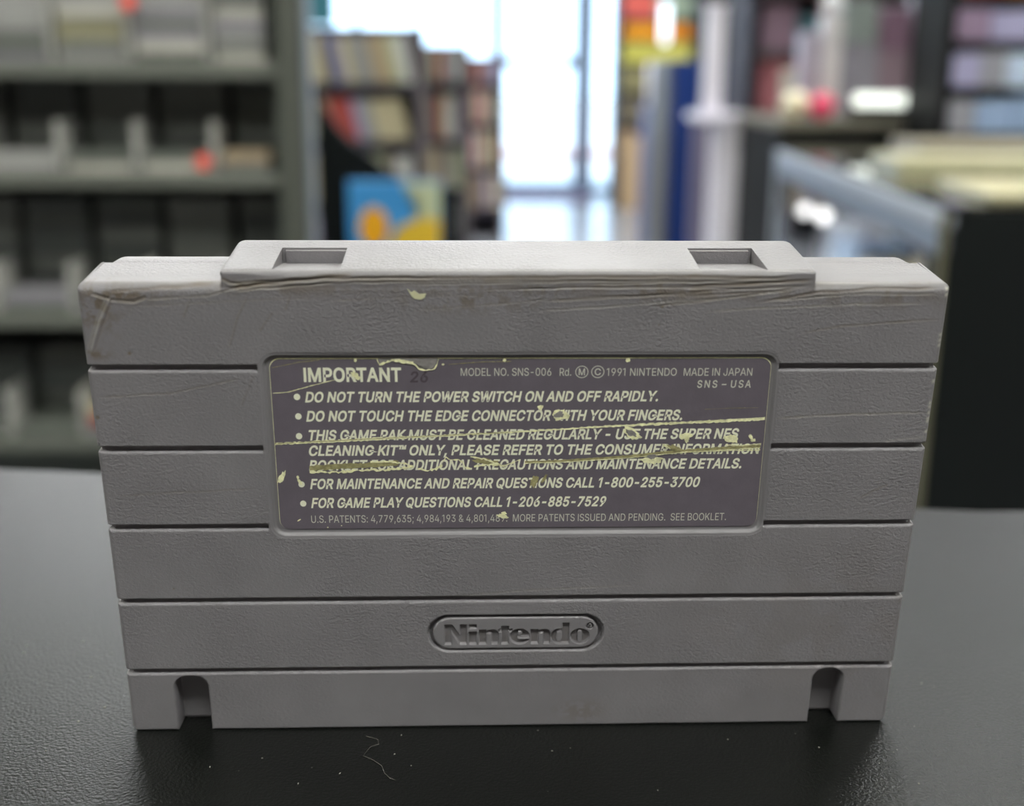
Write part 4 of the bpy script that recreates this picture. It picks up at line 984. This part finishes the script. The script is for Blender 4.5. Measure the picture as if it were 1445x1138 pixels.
Q	533	274 121 245 159 268 159 290 159 313 159 332 134 351 109 369 85 374 78 379 71 384 65 412 27 440 -10 468 -48 446 -48 423 -48 401 -48 382 -23 364 2 346 27 341 33 336 39 331 46 302 84|311 -7 267 -7 223 -7 184 4 150 25 116 46 90 76 70 115 50 154 40 201 40 254 40 308 50 354 70 393 90 432 116 462 150 484 184 505 223 516 267 516 311 516 350 505 384 484 418 462 444 432 464 393 483 354 493 308 493 254 493 201 483 154 464 115 444 76 418 46 384 25 350 4|236 53 267 53 297 53 325 61 349 76 374 91 394 114 408 144 423 174 430 211 430 254 430 298 423 335 408 365 394 395 374 417 349 433 325 448 297 456 267 456 236 456 209 448 184 433 159 417 140 394 125 364 111 334 103 297 103 254 103 211 111 174 125 144 140 114 159 92 184 76 209 61
R	449	82 0 60 0 60 170 60 339 60 509 119 509 177 509 236 509 275 509 307 502 333 489 359 475 378 457 390 433 403 410 409 382 409 352 409 321 403 295 390 271 378 248 359 230 333 217 307 204 275 198 236 198 189 198 143 198 96 198 96 217 96 236 96 255 142 255 188 255 234 255 260 255 281 259 298 267 314 275 326 286 334 300 341 315 345 332 345 352 345 372 341 390 334 405 326 420 314 431 298 440 281 448 259 452 233 452 197 452 161 452 125 452 125 301 125 151 125 0 103 0|378 0 353 0 312 76 271 153 230 229 254 229 279 229 303 229 344 153 386 76 428 0 403 0
S	447	263 -9 224 -9 187 -9 155 -3 128 9 100 21 79 38 64 60 49 82 40 107 38 137 60 137 82 137 104 137 106 117 112 101 123 88 134 75 149 65 166 59 184 52 203 49 224 49 247 49 268 53 286 60 304 68 319 78 329 92 340 105 346 121 346 139 346 155 341 169 332 179 323 189 311 198 296 205 281 211 264 217 245 222 224 228 204 234 184 239 142 251 109 268 86 289 63 311 52 339 52 372 52 401 60 426 75 448 90 469 111 486 138 498 164 510 194 516 227 516 261 516 290 510 316 498 342 486 362 469 377 449 392 428 400 404 401 378 380 378 358 378 337 378 335 403 323 423 302 437 281 451 256 459 225 459 203 459 184 455 167 448 151 441 138 431 129 418 120 406 115 391 115 376 115 358 120 344 131 334 142 323 154 314 169 308 184 302 199 297 212 293 230 289 247 284 264 279 279 275 295 270 312 264 328 257 344 248 359 238 373 227 385 214 395 198 404 181 408 162 408 139 408 111 401 86 386 64 372 41 351 24 323 11 296 -2
T	449	85 452 32 452 32 471 32 490 32 509 160 509 288 509 417 509 417 490 417 471 417 452 363 452 310 452 257 452 257 301 257 151 257 0 235 0 214 0 193 0 193 151 193 301 193 452 139 452
U	517	299 -8 259 -8 219 -8 184 0 154 15 124 31 101 53 85 80 68 107 60 138 60 173 60 285 60 397 60 509 81 509 103 509 124 509 124 399 124 288 124 178 124 154 130 132 141 113 152 94 167 79 187 68 207 57 231 52 259 52 287 52 311 57 331 68 351 79 366 94 377 113 387 132 393 154 393 178 393 288 393 399 393 509 414 509 436 509 457 509 457 397 457 285 457 173 457 138 449 107 433 80 416 53 393 31 363 15 334 0
V	480	229 0 204 0 141 170 79 339 16 509 39 509 62 509 84 509 120 408 156 307 192 206 198 189 206 166 215 137 224 109 235 73 248 31 243 31 239 31 235 31 247 74 258 110 267 138 276 166 284 189 290 206 325 307 360 408 395 509 417 509 440 509 463 509 401 339 340 170 278 0 253 0
W	686	180 0 155 0 109 170 63 339 16 509 38 509 60 509 82 509 109 404 136 300 163 196 168 179 172 163 175 145 179 128 183 111 187 94 190 76 194 58 197 40 194 40 192 40 189 40 193 58 196 76 200 94 203 111 207 128 211 145 215 163 220 179 224 196 251 300 279 404 306 509 331 509 355 509 380 509 407 404 434 300 462 196 466 179 470 163 474 145 478 128 482 111 486 94 490 76 494 58 497 40 494 40 491 40 488 40 492 58 495 76 499 94 502 111 506 128 510 145 515 163 519 179 523 196 550 300 576 404 603 509 625 509 647 509 670 509 623 339 577 170 530 0 505 0 480 0 455 0 426 108 397 215 368 323 362 344 357 367 351 391 346 416 341 444 336 475 341 475 345 475 350 475 345 445 340 419 335 395 330 371 324 347 318 323 289 215 260 108 230 0 205 0
X	474	43 0 18 0 84 95 151 190 217 284 217 268 217 252 217 236 155 327 92 418 29 509 54 509 79 509 104 509 129 473 153 437 178 400 188 385 197 372 204 361 211 350 217 340 223 329 229 318 236 306 243 292 240 292 236 292 232 292 239 306 246 318 252 329 258 339 264 350 272 361 279 372 288 385 298 400 323 437 348 473 374 509 398 509 422 509 446 509 384 419 321 329 259 239 259 255 259 271 259 287 324 191 390 96 456 0 431 0 406 0 382 0 352 43 322 86 292 129 283 143 275 155 268 165 262 175 256 185 250 195 244 206 238 217 230 231 235 231 240 231 244 231 238 218 231 207 225 196 219 186 213 176 206 166 199 155 191 143 182 129 152 86 122 43 91 0 67 0
Y	472	225 0 203 0 203 69 203 139 203 208 141 308 79 409 16 509 41 509 66 509 91 509 125 454 159 399 192 344 203 326 213 309 222 292 231 275 240 255 250 230 241 230 232 230 224 230 233 255 242 276 251 293 260 310 270 327 280 344 314 399 347 454 381 509 406 509 430 509 455 509 393 409 330 308 268 208 268 139 268 69 268 0 247 0
d	424	219 -8 195 -8 164 -8 136 0 111 16 87 32 68 55 55 84 41 114 34 149 34 189 34 229 41 263 55 293 69 322 88 345 112 361 136 376 164 384 196 384 219 384 238 381 253 373 268 365 279 356 287 346 296 336 302 327 306 319 308 319 309 319 311 319 311 382 311 446 311 509 331 509 351 509 372 509 372 339 372 170 372 0 352 0 332 0 313 0 313 20 313 39 313 59 311 59 309 59 307 59 302 51 295 42 287 31 278 21 267 12 252 4 238 -4|181 47 205 47 227 47 247 53 263 65 279 77 291 94 299 115 308 136 312 161 312 189 312 217 308 242 300 263 292 284 279 300 263 312 247 324 228 330 205 330 181 330 161 324 145 311 129 299 116 282 108 261 100 240 96 216 96 189 96 162 100 138 109 117 117 95 129 78 145 66 161 53
–	350	233 244 350 244 350 226 350 207 350 188 233 188 117 188 0 188 0 207 0 226 0 244 117 244
™	424	295 326 289 326 262 387 235 448 209 509 220 509 231 509 242 509 261 464 279 420 298 375 316 420 335 464 354 509 365 509 376 509 387 509 360 448 334 387 307 326 301 326|213 326 202 326 202 387 202 448 202 509 213 509 224 509 235 509 235 448 235 387 235 326 224 326|372 326 361 326 361 387 361 448 361 509 372 509 383 509 394 509 394 448 394 387 394 326 383 326|93 326 82 326 82 381 82 437 82 492 93 492 104 492 115 492 115 437 115 381 115 326 104 326|75 480 27 480 27 490 27 499 27 509 75 509 122 509 170 509 170 499 170 490 170 480 122 480"""
GL_ = {}
for row in GLYPHS.split('\n'):
    ch, ad, sp_ = row.split('\t')
    GL_[ch] = (int(ad), [np.array([float(v) for v in q.split()]).reshape(-1, 3, 2) / 1000 for q in sp_.split('|')])
CAPH = max(q[:, 1, 1].max() for q in GL_['I'][1])
GC_ = {}
def glyph(ch, bold):
    """one letter as a filled flat mesh, thickened by bold"""
    if (ch, bold) not in GC_:
        def area_(q):
            p = q[:, 1]; return .5 * np.sum(p[:, 0] * np.roll(p[:, 1], -1) - np.roll(p[:, 0], -1) * p[:, 1])
        qs = GL_[ch][1]; ar = [area_(q) for q in qs]
        if ch in 'MNA1': ar = [1.0] * len(qs)
        sg = np.sign(ar[int(np.argmax(np.abs(ar)))])
        outer = [q for q, a_ in zip(qs, ar) if a_ * sg > 0]; holes = [q for q, a_ in zip(qs, ar) if a_ * sg <= 0]
        VV, FF, nn = [], [], 0
        for oq in outer:
            lo_, hi_ = oq[:, 1].min(0), oq[:, 1].max(0)
            grp = [oq] + [h for h in holes if (h[:, 1].mean(0) > lo_).all() and (h[:, 1].mean(0) < hi_).all()]
            cu = bpy.data.curves.new('t', 'CURVE'); cu.dimensions = '2D'; cu.fill_mode = 'FRONT'; cu.resolution_u = 3; cu.offset = bold
            for q in grp:
                s_ = cu.splines.new('BEZIER'); s_.bezier_points.add(len(q) - 1); s_.use_cyclic_u = True
                for bp_, (h1, c, h2) in zip(s_.bezier_points, q):
                    bp_.handle_left = (h1[0], h1[1], 0); bp_.co = (c[0], c[1], 0); bp_.handle_right = (h2[0], h2[1], 0)
            o = bpy.data.objects.new('t', cu); COL.objects.link(o)
            dg = bpy.context.evaluated_depsgraph_get(); dg.update()
            me = bpy.data.meshes.new_from_object(o.evaluated_get(dg))
            bpy.data.objects.remove(o); bpy.data.curves.remove(cu)
            co = np.zeros(len(me.vertices) * 3); me.vertices.foreach_get('co', co)
            VV.append(co.reshape(-1, 3)[:, :2].copy()); FF += [tuple(v + nn for v in p.vertices) for p in me.polygons]; nn += len(me.vertices)
            bpy.data.meshes.remove(me)
        GC_[(ch, bold)] = (np.concatenate(VV), FF)
    return GC_[(ch, bold)]
def text(body, x0, x1, zb, cap, bold=0.0, shear=0.0, m=None, space=1.0, y=YT, name='text_line', track=0.0):
    V, F, pen, nv_ = [], [], 0.0, 0
    for ch in body:
        if ch == ' ':
            pen += SP[' '] / 1000 * space; continue
        gv, gf = glyph(ch, bold)
        a_ = gv.copy(); a_[:, 0] += pen
        V.append(a_); F += [tuple(i_ + nv_ for i_ in f_) for f_ in gf]; nv_ += len(gv)
        pen += GL_[ch][0] / 1000 * space + track + bold * .5
    co = np.concatenate(V); n = len(co)
    me = bpy.data.meshes.new(name); me.from_pydata(np.concatenate([co, np.zeros((n, 1))], 1).tolist(), [], F)
    lo, hi = co[:, 0].min(), co[:, 0].max()
    sx = (x1 - x0) / (hi - lo); sz = cap / (CAPH + 2 * bold)
    x = (co[:, 0] - lo) * sx + x0; z = (co[:, 1] + bold) * sz
    x += z * shear
    out = np.stack([x, np.full(n, y), z + zb], 1) * S
    me.vertices.foreach_set('co', out.ravel()); me.update()
    me.name = name
    return link(name, me, m or M_INK, LB)
SH = .19
text('IMPORTANT', -34.1, -18.6, 66.62, 2.45, .026)
text('MODEL NO. SNS-006', -9.1, 5.4, 67.62, 1.3, .0, m=M_INKTHIN)
text('Rd.', 6.75, 8.6, 67.6, 1.3, m=M_INKTHIN)
text('1991 NINTENDO', 14.3, 25.6, 67.56, 1.3, m=M_INKTHIN)
text('MADE IN JAPAN', 26.75, 37.85, 67.54, 1.3, m=M_INKTHIN)
text('SNS \u2013 USA', 29.05, 37.8, 65.45, 1.3, .012, space=1.25, shear=.06, m=M_INKTHIN)
for s, x1, zb, cp in (('DO NOT TURN THE POWER SWITCH ON AND OFF RAPIDLY.', 22.8, 63.1, 1.85), ('DO NOT TOUCH THE EDGE CONNECTOR WITH YOUR FINGERS.', 26.95, 59.75, 1.9),
                      ('THIS GAME PAK MUST BE CLEANED REGULARLY - USE THE SUPER NES', 36.3, 56.4, 1.88), ('CLEANING KIT\u2122 ONLY, PLEASE REFER TO THE CONSUMER INFORMATION', 40.1, 53.65, 1.88),
                      ('BOOKLET FOR ADDITIONAL PRECAUTIONS AND MAINTENANCE DETAILS.', 37.4, 51.0, 1.88), ('FOR MAINTENANCE AND REPAIR QUESTIONS CALL 1-800-255-3700', 30.5, 47.6, 1.9),
                      ('FOR GAME PLAY QUESTIONS CALL 1-206-885-7529', 14.9, 44.1, 1.9)):
    text(s, -34.1, x1, zb, cp, .026, SH)
text('U.S. PATENTS: 4,779,635; 4,984,193 & 4,801,489.  MORE PATENTS ISSUED AND PENDING.  SEE BOOKLET.', -34.2, 35.6, 41.35, 1.35, .0, m=M_INKTHIN)
for x, z in ((-35.35, 64.07), (-35.31, 60.68), (-35.39, 57.19), (-35.46, 48.5), (-35.37, 44.95)):
    flat('bullet', [(x + .52 * math.cos(a), z + .56 * math.sin(a)) for a in np.linspace(0, 2 * math.pi, 20)[:-1]], YT, .01, M_INK, LB)
for cx, ch in ((10.31, 'M'), (12.87, 'C')):
    bm = bmesh.new()
    ri, ro, n = .93, 1.06, 28
    vi = [bm.verts.new(((cx + ri * math.cos(2 * math.pi * k / n)) * S, YT * S, (68.25 + ri * math.sin(2 * math.pi * k / n)) * S)) for k in range(n)]
    vo = [bm.verts.new(((cx + ro * math.cos(2 * math.pi * k / n)) * S, YT * S, (68.25 + ro * math.sin(2 * math.pi * k / n)) * S)) for k in range(n)]
    for k in range(n): bm.faces.new((vi[k], vo[k], vo[(k + 1) % n], vi[(k + 1) % n]))
    fin('circled_letter_ring', bm, M_INKTHIN, LB)
    text(ch, cx - .5, cx + .5, 67.68, 1.15, .01, m=M_INKTHIN, name='circled_letter')
text('26', -17.2, -14.4, 66.5, 1.9, .02, .1, m=mat('pressed number', rgb(78, 70, 77), .35), name='pressed_number')

# torn paper and scratches on the label
def blob(cx, cz, rx, rz, ang, m, y, seed, rough=.28, n=22, name='paper_tear'):
    rs = random.Random(seed); p = []
    ca, sa = math.cos(ang), math.sin(ang)
    for k in range(n):
        a = 2 * math.pi * k / n; r = 1 + rs.uniform(-rough, rough)
        u, v = rx * r * math.cos(a), rz * r * math.sin(a)
        p.append((cx + u * ca - v * sa, cz + u * sa + v * ca))
    return flat(name, p, y, .04, m, LB)
def strip(pts, w, m, y, seed, jit=.25, name='scratch', step=.35):
    rs = random.Random(seed); P = []
    for (a, b) in zip(pts, pts[1:]):
        L_ = math.hypot(b[0] - a[0], b[1] - a[1]); k = max(1, int(L_ / step))
        for i in range(k): P.append((a[0] + (b[0] - a[0]) * i / k, a[1] + (b[1] - a[1]) * i / k))
    P.append(pts[-1])
    up, dn = [], []
    for i, (x, z) in enumerate(P):
        t = i / (len(P) - 1); ww = w(t) if callable(w) else w
        up.append((x, z + ww / 2 * (1 + rs.uniform(-jit, jit) * 2))); dn.append((x, z - ww / 2 * (1 + rs.uniform(-jit, jit) * 2)))
    bm = bmesh.new()
    A = [bm.verts.new((x * S, y * S, z * S)) for x, z in up]; B = [bm.verts.new((x * S, y * S, z * S)) for x, z in dn]
    for i in range(len(P) - 1): bm.faces.new((A[i], A[i + 1], B[i + 1], B[i]))
    return fin(name, bm, m, LB)
y1, y2, y3 = YT - .05, YT - .08, YT - .10
L1 = [(-39.4, 55.85), (-30, 56.3), (-19.5, 56.85), (-1.1, 57.75), (15.1, 58.75), (28, 59.35), (40.6, 59.95)]
strip(L1, lambda t: .36 + .1 * math.sin(9 * t), M_PAPER, y1, 1)
strip([(x, z + .06) for x, z in L1[:4]], .10, M_OLIVE, y2, 2, .5)
strip([(22, 59.1), (33, 59.75), (40.6, 60.2)], .14, M_PAPER, y1, 3)
strip([(-34.0, 51.45), (-28.9, 51.75), (-23.1, 52.0), (-19.4, 52.4)], lambda t: .95 - .1 * t, M_OLIVE, y1, 4, .12)
strip([(-34.0, 50.85), (-30, 50.7), (-26, 51.05), (-22, 51.1), (-18.8, 51.45), (-16.9, 51.6)], .36, M_PAPER, y2, 5, .5)
strip([(-24, 52.55), (-21, 52.6), (-18.2, 52.2), (-17.0, 51.7)], .26, M_PAPER, y2, 6, .4)
strip([(-16.3, 51.2), (-14.6, 50.95), (-13.2, 51.3), (-12.2, 51.7)], .42, M_PAPER, y1, 7, .5)
strip([(-12.6, 51.6), (-12.0, 52.6), (-11.6, 53.4), (-10.9, 52.9), (-9.6, 52.9), (-8.8, 52.5), (-8.4, 51.4), (-7.4, 51.2)], .26, M_PAPER, y1, 8, .5)
blob(-4.9, 52.45, 2.3, .55, -.18, M_OLIVE, y1, 9)
strip([(-7.6, 53.4), (-5.4, 53.0), (-3.6, 52.3), (-2.2, 51.7), (-.6, 52.3), (.5, 52.8)], .24, M_PAPER, y2, 10, .5)
strip([(-7.0, 51.6), (-5.0, 52.0), (-3.4, 51.9), (-1.9, 51.55)], .3, M_PAPER, y2, 11, .5)
L3 = [(1.4, 52.35), (8, 52.55), (14.2, 53.0), (19, 53.35), (24.6, 54.0), (31.7, 54.55), (40.3, 55.1)]
strip(L3, lambda t: .46 + .16 * t, M_OLIVE, y1, 12, .15)
strip([(x, z - .18 - .02 * i) for i, (x, z) in enumerate(L3)], .14, M_PAPER, y2, 13, .4)
strip([(27, 54.05), (33, 54.25), (40.3, 54.4)], .17, M_PAPER, y2, 14, .4)
strip([(34.5, 55.25), (37, 55.2), (40.35, 55.5)], .17, M_PAPER, y2, 15, .5)
strip([(-39.1, 64.75), (-36.8, 64.9), (-33, 66.0), (-29.2, 67.0)], .13, M_PAPER, y1, 16, .3)
strip([(-39.0, 69.1), (-34.8, 70.0), (-31.5, 70.4)], .08, M_OLIVE, y1, 17, .3)
strip([(-11, 69.6), (-6, 70.0), (-1, 70.1)], .09, M_OLIVE, y1, 18, .4)
strip([(30.6, 61.7), (35, 61.9), (39.3, 61.95)], .05, M_OLIVE, y1, 19, .4)
for i, (x, z, a, b, g) in enumerate(((-26.0, 67.9, .65, .42, -.7), (-25.5, 67.3, .4, .35, 0), (-25.8, 70.35, .25, .3, 0), (-2.1, 70.3, .28, .26, 0), (3.8, 62.15, .45, .5, 0),
                                     (27.8, 57.0, 1.0, .62, .2), (28.0, 56.4, .35, .6, 0), (35.4, 56.5, 1.15, .75, -.3), (38.6, 56.7, .3, .55, .5), (39.0, 56.15, .4, .3, 0), (-38.6, 49.9, .4, 1.15, -.45),
                                     (-35.7, 49.0, .25, .55, .5), (-36.0, 49.8, .2, .3, 0), (-2.2, 42.35, .9, .35, -.3), (-2.0, 42.9, .4, .35, 0), (17.6, 70.25, .35, .35, -.5), (-31.5, 40.5, .12, .1, 0),
                                     (-36.2, 41.9, .35, .1, .6), (-29.2, 40.8, .1, .08, 0), (-11.9, 69.6, .2, .14, 0))):
    blob(x, z, a, b, g, M_PAPER, y2, 40 + i)
blob(7.0, 60.75, 1.35, .95, 0, M_PAPER, y1, 70, .25); blob(6.8, 60.85, .8, .55, 0, M_BARE, y3, 71, .3)
blob(18.9, 57.4, 1.7, .8, -.65, M_PAPER, y1, 72, .25); blob(18.7, 57.6, 1.0, .45, -.5, M_BARE, y3, 73, .35)
blob(22.4, 52.7, 1.7, .75, .1, M_PAPER, y2, 74, .3); blob(22.4, 53.25, .8, .4, .1, M_BARE, y3, 75, .3)
blob(26.2, 54.75, 1.35, .45, -.35, M_OLIVE, y2, 76, .4); blob(24.7, 55.1, .7, .2, -.6, M_PAPER, y3, 77, .4)
blob(3.0, 48.9, .55, 1.15, -.3, M_OLIVE, y2, 78, .3); blob(4.7, 49.4, .25, .85, -.5, M_OLIVE, y2, 79, .4)
# the torn top edge shows bare plastic
strip([(-22.4, 70.62), (-22.0, 69.6), (-21.0, 69.95), (-20, 70.3), (-18.6, 70.3), (-17.6, 69.9), (-16.4, 69.6), (-15.6, 68.75), (-14.6, 68.6), (-13.4, 68.75), (-12.9, 69.5), (-12.6, 70.55)], .3, M_PAPER, y2, 80, .4)
flat('paper_tear', [(-22.2, 70.66), (-21.9, 69.8), (-20.6, 70.25), (-18.4, 70.5), (-17.2, 70.1), (-16.2, 69.8), (-15.3, 68.95), (-14.4, 68.8), (-13.6, 68.95), (-13.1, 69.6), (-12.75, 70.66)], y1, .04, M_BARE, LB)
strip([(-19.6, 70.3), (-16.6, 69.95)], .55, M_PAPER, y3, 81, .35)
# paper fleck stuck above the label
bm = bmesh.new()
pts = [(-17.3, 82.3), (-16.7, 81.7), (-16.2, 82.0), (-15.5, 81.4), (-14.4, 81.5), (-14.6, 80.9), (-15.2, 80.55), (-16.2, 80.7), (-16.7, 81.2)]
a = [bm.verts.new((x * S, -.12 * S, z * S)) for x, z in pts]; b = [bm.verts.new((x * S, .05 * S, z * S)) for x, z in pts]
bm.faces.new(a)
for i in range(len(pts)): bm.faces.new((a[i], a[(i + 1) % len(pts)], b[(i + 1) % len(pts)], b[i]))
tag(fin('paper_fleck', bm, mat('pale paper fleck', rgb(206, 204, 168), .8), CR), 'cream paper fleck stuck under the top ridge', None)

# lint hair and dust on the counter
cu = bpy.data.curves.new('hair', 'CURVE'); cu.dimensions = '3D'; cu.bevel_depth = .00006; cu.bevel_resolution = 1
sp = cu.splines.new('POLY')
hp = [(-.0262, -.0030), (-.0240, -.0042), (-.0238, -.0058), (-.0252, -.0066), (-.0262, -.0095), (-.0243, -.0110), (-.0228, -.0128), (-.0222, -.0150), (-.0212, -.0166), (-.0202, -.0172)]
sp.points.add(len(hp) - 1)
for p, (x, y) in zip(sp.points, hp): p.co = (x, y, .0001, 1)
ho = bpy.data.objects.new('h', cu); COL.objects.link(ho)
dg = bpy.context.evaluated_depsgraph_get(); dg.update()
hm = bpy.data.meshes.new_from_object(ho.evaluated_get(dg)); bpy.data.objects.remove(ho)
tag(link('lint_hair', hm, M_LINT), 'thin curly grey hair lying on the counter before the cartridge', 'hair')
bm = bmesh.new()
rs = random.Random(3)
for k in range(150):
    x = rs.uniform(-.13, .13); y = rs.uniform(-.05, .05)
    if abs(x) < .069 and -.001 < y < .02: continue
    r = rs.uniform(.00004, .00013)
    bx(bm, x - r * rs.uniform(.6, 2), x + r, y - r, y + r * rs.uniform(.6, 2), 0, r)
d = fin('dust_specks', bm, M_DUST); tag(d, 'pale dust specks scattered on the black counter', 'dust', kind='stuff')
